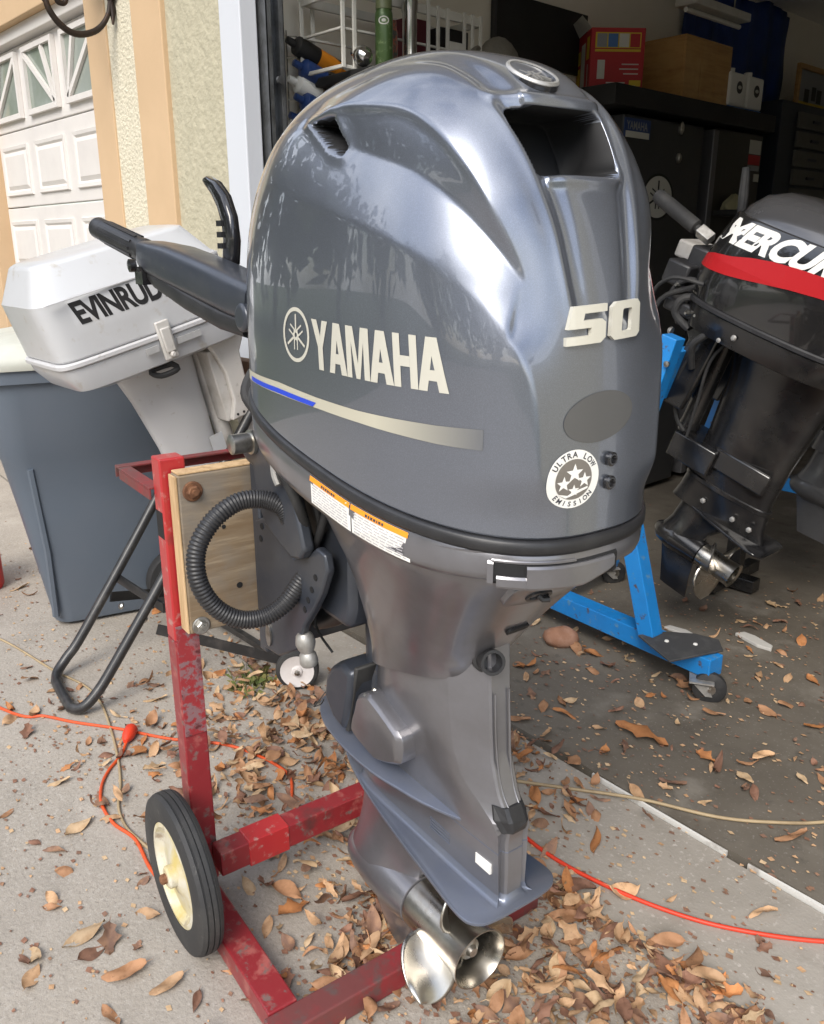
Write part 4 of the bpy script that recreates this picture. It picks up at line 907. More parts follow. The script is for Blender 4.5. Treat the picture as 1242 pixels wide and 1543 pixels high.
def wheel(parent, cx, cy, r, wid, side, rim_mat, r_rim=.66):
    "wheel with axis along local Y; side=-1 shows its face to -Y"
    mm = mtx((cx, cy, r), (R(90)*(-side if side else 1), 0, 0))
    b = MB(); h = wid/2; ri = r*r_rim
    b.lathe([(ri, -h*.9), (ri+.010, -h), (r-.014, -h), (r-.005, -h*.86), (r-.001, -h*.55), (r-.004, -h*.5), (r-.004, -h*.42), (r, -h*.38), (r, -h*.05), (r-.004, -.001), (r-.004, .001), (r, h*.05), (r, h*.38), (r-.004, h*.42), (r-.004, h*.5), (r-.001, h*.55), (r-.005, h*.86), (r-.014, h), (ri+.010, h), (ri, h*.9), (ri, -h*.9)], 64, mm, cap0=False, cap1=False)
    t = b.build('tyre', M['tyre'], parent, smooth=30)
    b = MB(); b.lathe([(ri-.001, -h*.9), (ri-.001, h*.86), (ri-.010, h*.90), (ri-.014, h*.55), (ri*.80, h*.28), (ri*.45, h*.40), (ri*.36, h*.62), (.022, h*.75), (.022, h*1.25), (.018, h*1.4), (0, h*1.4)], 48, mm, cap0=False)
    rm = b.build('rim', rim_mat, parent, smooth=35)
    b = MB(); b.lathe([(.010, h*1.3), (.010, h*1.75), (.006, h*1.9), (0, h*1.9)], 10, mm); b.build('axle_end', M['rust'], rm)
    return t
w1 = MB(); wt = None
class _P: pass
for s in (-1, 1):
    we = MB(); mm = mtx((-.598, s*.318, .156), (R(90), 0, 0))
    we.lathe([(.009, -.035), (.009, .035), (0, .035)], 10, mm); ax = we.build('wheel', M['rust'], stand)
    wheel(ax, -.598, s*.316, .156, .046, s, M['rim_paint'])
# ------------------------------------------------------------------ generic outboard, used for the three motors standing behind
def outboard(root, P, cowl_secs, mats, leg, plate, gear, prop_r, blade_mat, bracket=True):
    """local frame: x aft, y starboard, z up from the cowl seam. cowl_secs: (x0, x1, halfwidth, z, n) rings from the seam upward"""
    b = MB(); b.loft([plan(x0, x1, w, z, n, n, 0, 72, .9) for x0, x1, w, z, n in cowl_secs]); cw = b.build('cowl', mats['cowl'], root, smooth=P.get('smooth', 40), bevel=P.get('bevel', 0), seg=3)
    x0, x1, w, z, n = cowl_secs[0]
    b = MB(); b.loft([plan(x0-.003, x1+.003, w+.003, -.001, n, n, 0, 72, .9), plan(x0-.007, x1+.007, w+.007, -.005, n, n, 0, 72, .9), plan(x0-.007, x1+.007, w+.007, -.014, n, n, 0, 72, .9), plan(x0-.002, x1+.002, w+.002, -.018, n, n, 0, 72, .9)]); b.build('seal_band', mats['band'], root, smooth=40)
    b = MB(); b.loft([plan(x0, x1, w, -.019, n, n, 0, 72, .9), plan(x0+.002, x1-.004, w-.001, -.04, n, n, 0, 72, .9), plan(x0+.015, x1-.03, w-.012, -.085, n, n, 0, 72, .9), plan(x0+.06, x1-.10, w*.6, -.105, n, n, 0, 72, .9)]); pn = b.build('bottom_pan', mats['pan'], root, smooth=40)
    b = MB(); b.loft([plan(a0, a1, w_, z_, 3.2, 4, 0, 48, .55) for a0, a1, w_, z_ in leg]); lg = b.build('leg', mats['leg'], root, smooth=45)
    zp, pl, pw = plate
    plate_mb([(pl[0], -.004), (pl[0]+.05, -pw*.35), ((pl[0]+pl[1])/2, -pw*.72), (pl[1]-.05, -pw), (pl[1]-.012, -pw*.92), (pl[1], -pw*.6)], zp, .008).build('ventilation_plate', mats['leg'], root, smooth=40)
    gz, g0, g1, gr = gear
    mm = mtx((0, 0, gz), (0, R(90), 0))
    b = MB(); b.lathe([(0, g0), (gr*.35, g0+.006), (gr*.75, g0+.03), (gr, g0+.08), (gr, (g0+g1)/2), (gr*.9, g1), (0, g1)], 28, mm); gc_ = b.build('gearcase', mats['gear'], root, smooth=40)
    b = MB(); b.loft([plan(g0+.05, g1+.06, .026, zp, 2.4, 2.2, 0, 36, .5), plan(g0+.04, g1+.0, .024, (zp+gz)/2, 2.4, 2.2, 0, 36, .5), plan(g0+.02, g1-.01, gr*.85, gz+gr*.4, 2.4, 2.2, 0, 36, .7)]); b.build('strut', mats['leg'], gc_, smooth=50)
    b = MB(); b.loft([[(q0, 0, z_), (q0+.03, -w_, z_), (q1, -.002, z_), (q1, .002, z_), (q0+.03, w_, z_)] for q0, q1, w_, z_ in ((g0+.04, g1-.01, .012, gz-gr*.6), (g0+.07, g1-.0, .006, gz-gr-.05), (g0+.10, g1+.02, .003, gz-gr-.125))]); b.build('skeg', mats['leg'], gc_, smooth=30)
    b = MB(); b.lathe([(gr*.82, g1+.003), (gr*.86, g1+.02), (gr*.78, g1+.07), (gr*.85, g1+.12), (gr*.9, g1+.13), (gr*.72, g1+.125), (gr*.66, g1+.06), (0, g1+.05)], 28, mm); hb_ = b.build('propeller', blade_mat, root, smooth=40)
    for k in range(3):
        rows = []
        for i in range(9):
            f = i/8; r = gr*.75+(prop_r-gr*.75)*f; w_ = (.06+.045*math.sin(math.pi*min(f*.8+.1, 1)))*math.sqrt(max(0, 1-f**5)); be = math.atan(.26/(2*math.pi*r)); row = []
            for j in range(9):
                c = (j/8-.5)*w_; th = R(P.get('blade', -100)+120*k)+c*math.cos(be)/r; row.append((g1+.055+c*math.sin(be)+.02*f*f, r*math.cos(th), gz+r*math.sin(th)))
            rows.append(row)
        b = MB(); b.add([p for q in rows for p in q], [(i*9+j, i*9+j+1, (i+1)*9+j+1, (i+1)*9+j) for i in range(8) for j in range(8)]); o = b.build('blade', blade_mat, hb_, smooth=180)
        sl = o.modifiers.new('thickness', 'SOLIDIFY'); sl.thickness = .004; sl.offset = 0
    return cw, pn, lg, gc_
def bvh_of(o): return BVHTree.FromPolygons([tuple(v.co) for v in o.data.vertices], [tuple(p.vertices) for p in o.data.polygons])
def word_on(bvh, txt, tl, bl, tr, br, side, bold=.02, shear=0, space=1, thick=0, step=.02):
    V, F, _ = text_mesh(txt, 1, bold=bold, shear=shear, space=space)
    return stick(bvh, [Vector((*bil(v.x, v.y, tl, bl, tr, br), 0)) for v in V], F, side, step=step, thick=thick)

M['white_cowl'] = pm('white_cowl_paint', (.54, .55, .565), .32, coat=.4, coat_r=.12, var=[(6, (.50, .505, .515), .45, .75), (22, (.42, .39, .34), .60, .76)])
M['white_leg'] = pm('white_leg_paint', (.52, .52, .53), .42, var=[(7, (.52, .52, .52), .45, .75), (40, (.36, .33, .30), .64, .75)], rvar=.08)
M['white_grime'] = pm('grimy_white_bracket', (.58, .56, .53), .5, var=[(12, (.45, .42, .38), .48, .7), (45, (.25, .22, .19), .62, .74)])
M['grey_band'] = pm('grey_seal_band', (.42, .42, .42), .5, var=[(14, (.30, .30, .30), .45, .7)])
# white outboard hung tilted on its cart: aft points to -Y and a little down
TILT = R(15)
evr = thing('outboard_motor', 'white outboard motor with black lettering tilted on a black tube cart', 'outboard motor', (-2.33, .965, 1.055), rot=(0, 0, 0))
mw = Matrix.Translation((-2.33, 1.06, 1.08)) @ Matrix.Rotation(R(-90), 4, 'Z') @ Matrix.Rotation(TILT, 4, 'Y')
evr.matrix_world = mw
ecw, epn, elg, egc = outboard(evr, {'smooth': 30, 'bevel': .006, 'blade': -70},
    [(-.265, .280, .165, .0, 9), (-.262, .284, .165, .06, 9), (-.250, .290, .163, .150, 9), (-.235, .285, .158, .158, 9), (-.185, .245, .118, .236, 8), (-.165, .228, .100, .242, 8)],
    dict(cowl=M['white_cowl'], band=M['white_leg'], pan=M['white_cowl'], leg=M['white_leg'], gear=M['white_leg']),
    [(-.130, .115, .060, -.095), (-.125, .085, .052, -.20), (-.120, .055, .044, -.36), (-.12, .045, .035, -.50), (-.12, .05, .03, -.60)], (-.60, (-.16, .10), .06), (-.70, -.20, -.04, .034), .09, M['white_leg'])
eb_ = bvh_of(ecw)
word_on(eb_, 'EVINRUDE', (.212, .142), (.195, .082), (-.060, .146), (-.070, .082), 'star', bold=.035, space=.92).build('lettering', M['black_plastic'], ecw, smooth=0)
b = MB(); b.box(-.23, .27, .160, .1655, .151, .154); b.build('moulding_line', M['white_leg'], ecw)
b = MB(); b.box(-.02, .02, .168, .180, -.075, .03); b.box(-.014, .014, .180, .186, -.055, .012); b.lathe([(.008, 0), (.008, .012), (0, .012)], 10, mtx((0, .180, -.062), (R(-90), 0, 0))); b.build('latch', M['white_grime'], epn, bevel=.003)
for x0, x1 in ((-.105, -.03), (.028, .065)):
    b = MB(); b.box(x0, x1, .1675, .172, -.045, -.028); b.build('pan_slot', M['grey_band'], epn)
b = MB(); b.box(-.205, -.165, .155, .172, -.03, .01); b.build('catch', M['white_grime'], epn, bevel=.003)
b = MB(); b.tube([(.00, .13, -.09), (-.02, .14, -.115), (.03, .13, -.12), (.05, .12, -.10), (-.01, .125, -.10)], .008, 8, smooth=4); b.build('latch_spring', M['rubber'], epn)
# clamp bracket hooks over the wooden block, thumb screw pad below
hook = [(-.135, -.075), (-.19, -.045), (-.27, -.035), (-.325, -.055), (-.345, -.095), (-.33, -.112), (-.30, -.10), (-.265, -.108), (-.24, -.145), (-.235, -.215), (-.25, -.30), (-.26, -.335), (-.15, -.335), (-.175, -.28), (-.175, -.19), (-.16, -.13)]
for y in (.085, -.105):
    b = MB(); n = len(hook); b.add([(x, y, z) for x, z in hook]+[(x, y+.022, z) for x, z in hook], [tuple(reversed(range(n))), tuple(range(n, 2*n))]+[(i, (i+1) % n, n+(i+1) % n, n+i) for i in range(n)])
    cb = b.build('clamp_bracket', M['white_grime'], evr, smooth=40, bevel=.005)
    if y > 0:
        b = MB(); b.lathe([(.010, 0), (.013, .0), (.013, .003), (.010, .003), (.010, 0)], 16, mtx((-.30, y+.022, -.068), (R(-90), 0, 0), (1, 1.4, 1)), cap0=False, cap1=False)
        for k in range(4): b.lathe([(.004, 0), (.004, .002), (0, .002)], 8, mtx((-.172-.022*k, y+.0215, -.322), (R(-90), 0, 0)))
        b.build('bracket_mark', M['black_plastic'], cb)
b = MB(); b.box(-.185, -.145, -.085, .085, -.34, -.12); b.lathe([(.026, -.46), (.028, -.10)], 16, mtx((-.162, 0, 0))); b.build('swivel', M['white_grime'], evr, bevel=.004)
b = MB(); b.lathe([(.024, -.45), (.028, -.34), (.02, -.33)], 12, mtx((-.22, .06, 0))); b.build('clamp_screw', M['white_grime'], evr)
b = MB(); b.tube([(-.26, .10, .02), (-.34, .11, -.02), (-.44, .115, -.03), (-.60, .115, -.05)], [.016, .017, .015, .014], 12, smooth=4); b.build('tiller_arm', M['white_leg'], evr)
b = MB(); b.tube([(-.27, .04, -.04), (-.36, .05, -.10), (-.40, .06, -.2), (-.41, .05, -.3)], .009, 8, smooth=5); b.tube([(-.27, -.04, -.03), (-.38, -.02, -.06), (-.46, .0, -.12)], .008, 8, smooth=5); b.build('fuel_hose', M['rubber'], evr)
b = MB(); b.box(-.13, -.085, .0505, .053, -.43, -.37); b.build('faded_sticker', M['white_cowl'], elg)

# black tube cart under the white outboard
M['tube_black'] = pm('black_tube_paint', (.020, .020, .021), .42, coat=.2, var=[(20, (.05, .047, .045), .5, .75)], bump=[(80, .1, .002)])
M['wood_block'] = pm('brown_wood_block', (.22, .12, .07), .75, var=[((30, 6, 6), (.14, .075, .045), .42, .66)], bump=[((40, 8, 8), .4, .003)])
cart = thing('motor_cart', 'black bent tube cart carrying the white outboard with a small white wheel', 'cart', (-2.36, 1.0, 0))
b = MB(); Lx, Rx = -.155, .135
b.tube([(Lx, .44, .93), (Lx, .16, .515), (Lx, -.12, .135), (Lx+.001, -.19, .058), (Lx+.012, -.225, .028), (Lx+.04, -.242, .018), (Lx+.075, -.252, .017), (Rx-.075, -.272, .017), (Rx-.04, -.272, .018), (Rx-.012, -.255, .026), (Rx-.001, -.22, .055), (Rx, -.15, .135), (Rx, .10, .46), (Rx, .44, .93)], .0155, 12, smooth=5); b.build('tube_frame', M['tube_black'], cart, smooth=60)
b = MB(); b.box(Lx-.01, Rx+.17, -.03, -.018, .245, .275) if 0 else b.bar((Lx-.02, .008, .27), (Rx+.02, .008, .27), .008, .03); b.build('cross_bar', M['tube_black'], cart)
b = MB(); b.bar((Rx+.018, -.02, .21), (Rx+.26, .29, .085), .006, .032); b.bar((Lx-.02, -.02, .21), (Lx-.2, .29, .085), .006, .032); b.bar((Lx-.2, .30, .065), (Rx+.26, .30, .065), .02, .02); b.build('axle_strut', M['tube_black'], cart)
for x, y, z in ((Lx, -.006, .262), (Lx+.05, -.0, .19), (Rx, -.03, .235)):
    b = MB(); b.lathe([(.011, 0), (.011, .006), (.006, .010), (0, .010)], 12, mtx((x, y, z), (R(60), 0, 0)) @ Matrix.Translation((0, 0, .016))); b.build('bolt', M['bolt'], cart)
b = MB(); b.box(Lx-.06, Rx+.09, .405, .455, .79, .955); b.build('wood_block', M['wood_block'], cart, bevel=.004)
M['disc_white'] = pm('small_white_wheel_disc', (.70, .67, .66), .5, var=[(12, (.60, .56, .54), .45, .7)])
for x in (Rx+.275, Lx-.22):
    b = MB(); mm = mtx((x, .30, .065), (0, R(90), R(-38))); b.lathe([(.045, -.02), (.063, -.018), (.066, -.008), (.066, .008), (.062, .018), (.052, .020), (.050, .012)], 32, mm); wh = b.build('wheel', M['tyre'], cart, smooth=35)
    b = MB(); b.lathe([(.0515, .010), (.0515, .021), (.045, .019), (.018, .017), (.014, .023), (0, .024)], 28, mm); rm_ = b.build('rim', M['disc_white'], wh, smooth=35)
    b = MB(); b.lathe([(.008, .02), (.008, .032), (0, .034)], 8, mm); b.build('axle_end', M['bolt'], rm_)

# wheeled rubbish bin
M['bin'] = pm('slate_bin_plastic', (.095, .118, .15), .48, var=[(3, (.105, .125, .155), .4, .7), ((16, 16, 4), (.17, .18, .19), .70, .80)], bump=[(220, .15, .001)], rvar=.06)
M['bin_lid'] = pm('bin_lid_sky_pale', (.55, .56, .50), .42, var=[(5, (.46, .47, .42), .45, .72)], rvar=.08)  # pale colour stands in for bright sky reflected on the lid top
binr = thing('wheelie_bin', 'dark slate wheeled rubbish bin with sky reflection coloured pale into its lid behind the white outboard', 'rubbish bin', (-3.05, 1.16, 0), R(-14))
def rr3(w, d, r, z, cy=0, n=6): return [(x, y+cy, z) for x, y in rrect(w, d, r, n)]
b = MB(); b.loft([rr3(.46, .46, .06, .015, .03), rr3(.475, .47, .065, .04, .03), rr3(.55, .56, .08, .45, .01), rr3(.575, .60, .09, .62, .0), rr3(.595, .615, .09, .645, .0), rr3(.63, .66, .10, .88, -.0), rr3(.66, .70, .10, .885, -.0), rr3(.66, .70, .10, .925, 0), rr3(.63, .66, .1, .93, 0), rr3(.60, .64, .1, .90, 0)], cap1=True); bb = b.build('body', M['bin'], binr, smooth=40)
b = MB(); b.loft([rr3(.68, .72, .10, .927, 0), rr3(.69, .73, .10, .945, 0), rr3(.68, .72, .10, .965, 0), rr3(.60, .64, .12, 1.0, 0), rr3(.40, .42, .12, 1.025, 0)]); b.build('lid', M['bin_lid'], binr, smooth=40)
b = MB(); b.tube([(-.24, .36, .95), (-.24, .42, .955), (-.2, .44, .955), (.2, .44, .955), (.24, .42, .955), (.24, .36, .95)], .014, 8, smooth=4); b.build('handle', M['bin'], binr)
for s in (-1, 1):
    b = MB(); b.loft([[(s*.18, -.30, .04), (s*.20, -.28, .04), (s*.27, -.28, .60), (s*.25, -.31, .60)], [(s*.18, -.22, .04), (s*.205, -.21, .04), (s*.277, -.2, .60), (s*.26, -.2, .60)]]) if 0 else b.tube([(s*.235, -.20, .05), (s*.262, -.20, .30), (s*.284, -.22, .60)], .012, 6); b.build('side_rib', M['bin'], bb)
for x in (.285, -.285):
    b = MB(); mm = mtx((x, .235, .125), (0, R(90), 0)); b.lathe([(.05, -.028), (.118, -.028), (.124, -.018), (.124, .018), (.118, .028), (.085, .028), (.080, .018), (.03, .018), (.028, .03), (0, .03)], 40, mm); bw = b.build('wheel', M['rubber'], binr, smooth=35)
    b = MB(); b.lathe([(.012, .03), (.012, .036), (0, .038)], 10, mm); b.build('axle_end', M['bolt'], bw)
b = MB(); b.bar((-.28, .235, .125), (.28, .235, .125), .018, .018); b.build('axle', M['bolt'], binr)
# red fuel can just inside the left edge
M['red_plastic'] = pm('red_can_plastic', (.50, .02, .018), .45, var=[(8, (.42, .02, .02), .4, .7)])
can = thing('fuel_can', 'bright red plastic can cut by the left edge beside the bin', 'fuel can', (-3.455, .75, 0), R(20))
b = MB(); b.loft([rr3(.20, .26, .04, .0), rr3(.22, .28, .05, .02), rr3(.22, .28, .05, .20), rr3(.19, .24, .05, .25), rr3(.10, .12, .03, .275)]); b.build('body', M['red_plastic'], can, smooth=40)
b = MB(); b.tube([(0, -.10, .25), (0, -.06, .31), (0, .06, .31), (0, .10, .25)], .014, 8, smooth=4); b.build('handle', M['red_plastic'], can)
b = MB(); b.lathe([(.022, .0), (.022, .03), (.008, .035), (.006, .10), (0, .10)], 12, mtx((.03, -.10, .24), (R(30), 0, 0))); b.build('spout', M['black_plastic'], can)
# ------------------------------------------------------------------ black outboard on a blue stand inside the garage
M['blk_cowl'] = pm('black_cowl_paint', (.012, .012, .013), .20, coat=1, coat_r=.05, var=[(8, (.022, .020, .018), .45, .75), (50, (.05, .05, .05), .70, .8)], rvar=.06)
M['blk_cap'] = pm('charcoal_cap_paint', (.085, .085, .09), .24, .4, coat=.8, coat_r=.08, rvar=.05)
M['blk_leg'] = pm('black_leg_paint', (.009, .009, .010), .24, coat=.5, coat_r=.15, var=[(9, (.028, .026, .024), .45, .72), (40, (.09, .085, .08), .70, .8)], rvar=.08)
M['red_decal'] = pm('red_swoosh', (.42, .010, .014), .35)
MT = R(20)
mrc = thing('outboard_motor', 'black outboard motor with white lettering and red swoosh on the blue stand', 'outboard motor')
mrc.matrix_world = Matrix.Translation((-1.157, 2.45, 1.11)) @ Matrix.Rotation(MT, 4, 'Y')
mcw, mpn, mlg, mgc = outboard(mrc, {'smooth': 40, 'blade': -96},
    [(-.215, .365, .192, 0, 3.2), (-.222, .372, .196, .05, 3.2), (-.212, .372, .195, .12, 3.2), (-.195, .365, .188, .19, 3.2), (-.180, .358, .178, .238, 3.2), (-.176, .354, .176, .243, 3.2), (-.166, .345, .166, .245, 3.2), (-.160, .34, .160, .262, 3.2), (-.13, .31, .130, .300, 3.0), (-.08, .26, .085, .322, 2.8), (-.02, .20, .04, .328, 2.6)],
    dict(cowl=M['blk_cowl'], band=M['black_plastic'], pan=M['blk_leg'], leg=M['blk_leg'], gear=M['blk_leg']),
    [(-.05, .31, .085, -.085), (-.02, .290, .070, -.19), (-.005, .272, .058, -.38), (-.01, .272, .048, -.50), (-.02, .29, .038, -.59), (-.03, .31, .034, -.63)], (-.63, (.0, .345), .085), (-.770, -.04, .145, .047), .135, M['steel'])
mcw.data.materials.append(M['blk_cap'])
for p in mcw.data.polygons:
    if p.center.z > .2455: p.material_index = 1
mbv = bvh_of(mcw)
word_on(mbv, 'MERCURY', (-.150, .234), (-.170, .165), (.272, .247), (.252, .178), 'port', bold=.05, shear=.25, space=.98, step=.03).build('lettering', M['decal_white'], mcw, smooth=0)
sw_t = [(-.205, .110), (-.15, .128), (-.09, .140), (-.03, .158), (.03, .170), (.10, .178), (.18, .182), (.30, .176)]; sw_b = [(-.200, .080), (-.14, .084), (-.085, .090), (-.03, .099), (.03, .110), (.10, .122), (.18, .131), (.30, .138)]
V_, F_ = sheet_mb([[a, b_, c_, d_] for a, b_, c_, d_ in zip(sw_t, sw_t[1:], sw_b[1:], sw_b)]); stick(mbv, V_, F_, 'port', off=.0022, step=.02, axis=2).build('swoosh', M['red_decal'], mcw, smooth=0)
b = MB(); b.lathe([(.006, 0), (.009, .004), (.006, .008), (0, .009)], 10, mtx((.02, -.190, -.05), (R(90), 0, 0))); b.lathe([(.005, 0), (.007, .004), (0, .006)], 10, mtx((-.02, -.186, -.075), (R(90), 0, 0))); b.build('pan_bolt', M['alu'], mpn)
# clamp, swivel tube, lower mount box, cables
b = MB(); b.box(-.080, .075, -.078, .078, -.50, -.415); b.build('lower_mount', M['blk_leg'], mrc, bevel=.006)
b = MB(); b.lathe([(.03, -.42), (.034, -.40), (.030, -.38), (.030, -.12), (.036, -.10)], 20, mtx((-.07, -.02, 0))); b.lathe([(.0345, -.405), (.0345, -.398)], 20, mtx((-.07, -.02, 0))); b.build('swivel_tube', M['blk_leg'], mrc)
hk = [(-.05, -.10), (-.08, -.055), (-.13, -.045), (-.19, -.055), (-.215, -.09), (-.20, -.11), (-.165, -.10), (-.14, -.13), (-.145, -.20), (-.175, -.28), (-.18, -.335), (-.07, -.335), (-.06, -.25)]
for y in (-.125, .10):
    b = MB(); n = len(hk); b.add([(x, y, z) for x, z in hk]+[(x, y+.025, z) for x, z in hk], [tuple(reversed(range(n))), tuple(range(n, 2*n))]+[(i, (i+1) % n, n+(i+1) % n, n+i) for i in range(n)]); cb = b.build('clamp_bracket', M['blk_leg'], mrc, smooth=40, bevel=.006)
    b = MB()
    for z in (-.135, -.235): b.lathe([(.012, 0), (.012, .006), (.008, .012), (0, .012)], 8, mtx((-.205, y+.012, z), (0, R(-90), 0)))
    b.build('bracket_bolt', M['alu'], cb)
for pts, r in (([(-.10, -.14, -.03), (-.07, -.16, -.07), (-.10, -.16, -.13), (-.09, -.13, -.20)], .011), ([(-.13, -.12, .00), (-.19, -.15, -.02), (-.20, -.15, -.07), (-.15, -.13, -.10)], .012), ([(-.16, -.10, .03), (-.22, -.13, .02), (-.25, -.12, -.04), (-.21, -.10, -.09)], .009)):
    b = MB(); b.tube(pts, r, 10, smooth=5); b.build('cable', M['rubber'], mrc)
for x0, x1, y0, y1, z0, z1 in ((-.30, -.22, -.13, -.05, -.01, .06), (-.27, -.20, -.08, .05, .05, .11), (-.25, -.10, -.15, .10, -.075, -.035)):
    b = MB(); b.box(x0, x1, y0, y1, z0, z1); b.build('linkage_box', M['black_plastic'], mrc, bevel=.008)
for y0, y1, x0, x1, z0, z1 in ((-.060, -.046, .06, .25, -.47, -.40),):
    b = MB(); b.box(x0, x1, y0, y1, z0, z1); b.build('leg_cover', M['blk_leg'], mlg, bevel=.008)
for x, z in ((.09, -.585), (.20, -.585), (.26, -.585)):
    b = MB(); b.lathe([(.009, 0), (.009, .006), (.005, .008), (0, .008)], 6, mtx((x, -.074 if z > -.4 else -.042, z), (R(90), 0, 0))); b.build('leg_bolt', M['alu'] if z < -.5 else M['blk_leg'], mlg)
b = MB(); b.loft([plan(-.012-k, .277+k, .047+k, z, 3.2, 4, 0, 48, .55) for k, z in ((.0, -.520), (.004, -.523), (.004, -.534), (.0, -.537))]); b.build('parting_flange', M['blk_leg'], mlg, smooth=30)
for pts, r in (([(-.06, -.09, -.06), (-.10, -.12, -.14), (-.12, -.12, -.25), (-.09, -.10, -.36), (-.05, -.085, -.40)], .006), ([(-.02, -.10, -.07), (-.05, -.115, -.16), (-.04, -.10, -.30), (-.03, -.09, -.41)], .005), ([(-.17, -.15, .02), (-.25, -.17, -.05), (-.24, -.17, -.17), (-.17, -.15, -.24)], .008), ([(-.14, -.17, .04), (-.22, -.20, .03), (-.27, -.19, -.03), (-.25, -.17, -.10)], .006)):
    b = MB(); b.tube(pts, r, 8, smooth=5); b.build('cable', M['rubber'], mrc)
for x, y, z in ((-.235, -.135, .0), (-.285, -.10, .045), (-.16, -.155, -.055), (-.13, -.155, -.05), (-.24, -.06, .08)):
    b = MB(); b.lathe([(.010, -.012), (.010, .0), (.007, .004), (.004, .012), (0, .012)], 8, mtx((x, y, z), (R(90), 0, 0))); b.build('linkage_pin', M['bolt'], mrc)
b = MB(); b.box(-.215, -.175, -.03, .03, -.10, .02); b.build('latch', M['alu'], mrc, bevel=.004)
b = MB(); b.tube([(-.15, -.16, -.34), (-.20, -.17, -.345), (-.24, -.17, -.37)], .016, 10, smooth=3); b.build('thumb_screw', M['alu'], mrc)
# tiller: square base, black grip, gear lever behind it
th_ = MB(); tm = Matrix.Translation((-.235, -.05, .135)) @ (Vector((-.20, .0, .05)).to_track_quat('Z', 'Y').to_matrix().to_4x4())
th_.lathe([(.022, .0), (.022, .05)], 4, tm); tl_ = th_.build('tiller_handle', M['alu'], mrc, smooth=0, bevel=.003)
b = MB(); b.lathe([(.012, .045), (.012, .06), (.022, .065), (.0225, .22), (.018, .235), (0, .235)], 18, tm); b.build('grip', M['rubber'], tl_)
b = MB(); b.tube([(-.215, .10, .10), (-.245, .10, .18), (-.27, .10, .25)], [.008, .009, .009], 8); b.build('gear_lever', M['decal_silver'], mrc)
b = MB(); b.tube([(-.25, .10, .195), (-.27, .10, .25), (-.30, .10, .33)], [.012, .015, .011], 10, smooth=3); b.build('lever_grip', M['rubber'], mrc)
b = MB(); b.box(-.42, -.27, .10, .22, .02, .075); b.box(-.40, -.30, .06, .10, -.02, .02); b.build('fuel_tray', M['white_grime'], mrc, bevel=.008)

M['blue'] = pm('bright_blue_paint', (.012, .22, .60), .42, coat=.3, coat_r=.2, var=[(8, (.014, .18, .50), .45, .72), (30, (.12, .26, .38), .60, .70), (38, (.09, .06, .05), .62, .70)], bump=[(90, .15, .002)], rvar=.08)
M['pad'] = pm('grey_rubber_flap', (.045, .045, .046), .75, var=[(14, (.09, .088, .085), .5, .75)], bump=[(60, .3, .003)])
bs = thing('motor_stand', 'bright blue steel stand on casters holding the black outboard', 'engine stand', (-1.35, 2.2, 0))
def bl(name, p, q, w=.06, h=.06, mat=None, up=(0, 0, 1), par=None):
    b = MB(); b.bar(Vector(p)-Vector((-1.35, 2.2, 0)), Vector(q)-Vector((-1.35, 2.2, 0)), w, h, up); return b.build(name, mat or M['blue'], par or bs, smooth=0, bevel=.003)
bl('runner', (-1.85, 2.245, .112), (-1.05, 2.17, .112), .065, .062)
bl('runner', (-1.98, 2.70, .112), (-1.771, 2.70, .112), .065, .062)
bl('cross_beam', (-1.80, 2.28, .112), (-1.80, 2.667, .112), .06, .058)
bl('post', (-1.265, 2.155, .1435), (-1.42, 2.17, .62), .055, .055, up=(0, 1, 0));
bl('upright', (-1.435, 2.185, .58), (-1.30, 2.19, 1.055), .05, .05, up=(0, 1, 0)); bl('upright', (-1.435, 2.665, .58), (-1.30, 2.67, 1.055), .05, .05, up=(0, 1, 0))
bl('transom_board', (-1.375, 2.215, .93), (-1.375, 2.65, .93), .03, .16, up=(.33, 0, .94))
for i, z in enumerate((.98, .86)):
    b = MB(); b.lathe([(.009, 0), (.009, .006), (0, .008)], 8, mtx((.055-.035*i, -.041, z), (R(90), 0, 0))); b.build('bolt', M['bolt'], bs)
b = MB(); c0 = Vector((1.35, -2.2, 0)); b.prism([(-1.285, 2.115), (-1.125, 2.035), (-1.055, 2.215), (-1.10, 2.27), (-1.17, 2.255), (-1.24, 2.20)], .007, Matrix.Translation((1.35, -2.2, .1455))); fl = b.build('rubber_flap', M['pad'], bs, bevel=.002)
b = MB()
for x, y in ((-1.20, 2.14), (-1.13, 2.185)): b.lathe([(.007, 0), (.006, .003), (0, .004)], 10, mtx((x+1.35, y-2.2, .1525)))
b.build('screw', M['decal_white'], fl)
def caster(x, y, yaw):
    m_ = Matrix.Translation((x+1.35, y-2.2, 0)) @ Matrix.Rotation(yaw, 4, 'Z')
    b = MB(); b.box(-.035, .035, -.035, .035, .073, .0785, m_); b.lathe([(.018, .064), (.022, .073)], 12, m_)
    for s in (-1, 1): b.add([m_ @ Vector(p) for p in ((-.02, s*.019, .064), (.02, s*.019, .064), (.034, s*.019, .03), (.014, s*.019, .03), (-.02, s*.022, .064), (.02, s*.022, .064), (.034, s*.022, .03), (.014, s*.022, .03))], [(0, 1, 2, 3), (4, 5, 6, 7), (0, 1, 5, 4), (1, 2, 6, 5), (2, 3, 7, 6), (3, 0, 4, 7)])
    f = b.build('caster', M['alu'], bs, smooth=0)
    mm = m_ @ mtx((.024, 0, .050), (R(90), 0, 0)); b = MB(); b.lathe([(.012, -.015), (.040, -.015), (.049, -.009), (.0495, 0), (.049, .009), (.040, .015), (.012, .015)], 28, mm); b.build('tyre', M['rubber'], f, smooth=35)
    b = MB(); b.lathe([(.006, -.024), (.006, .024), (0, .024)], 8, mm); b.lathe([(.018, -.0155), (.018, .0155)], 14, mm); b.build('axle', M['bolt'], f)
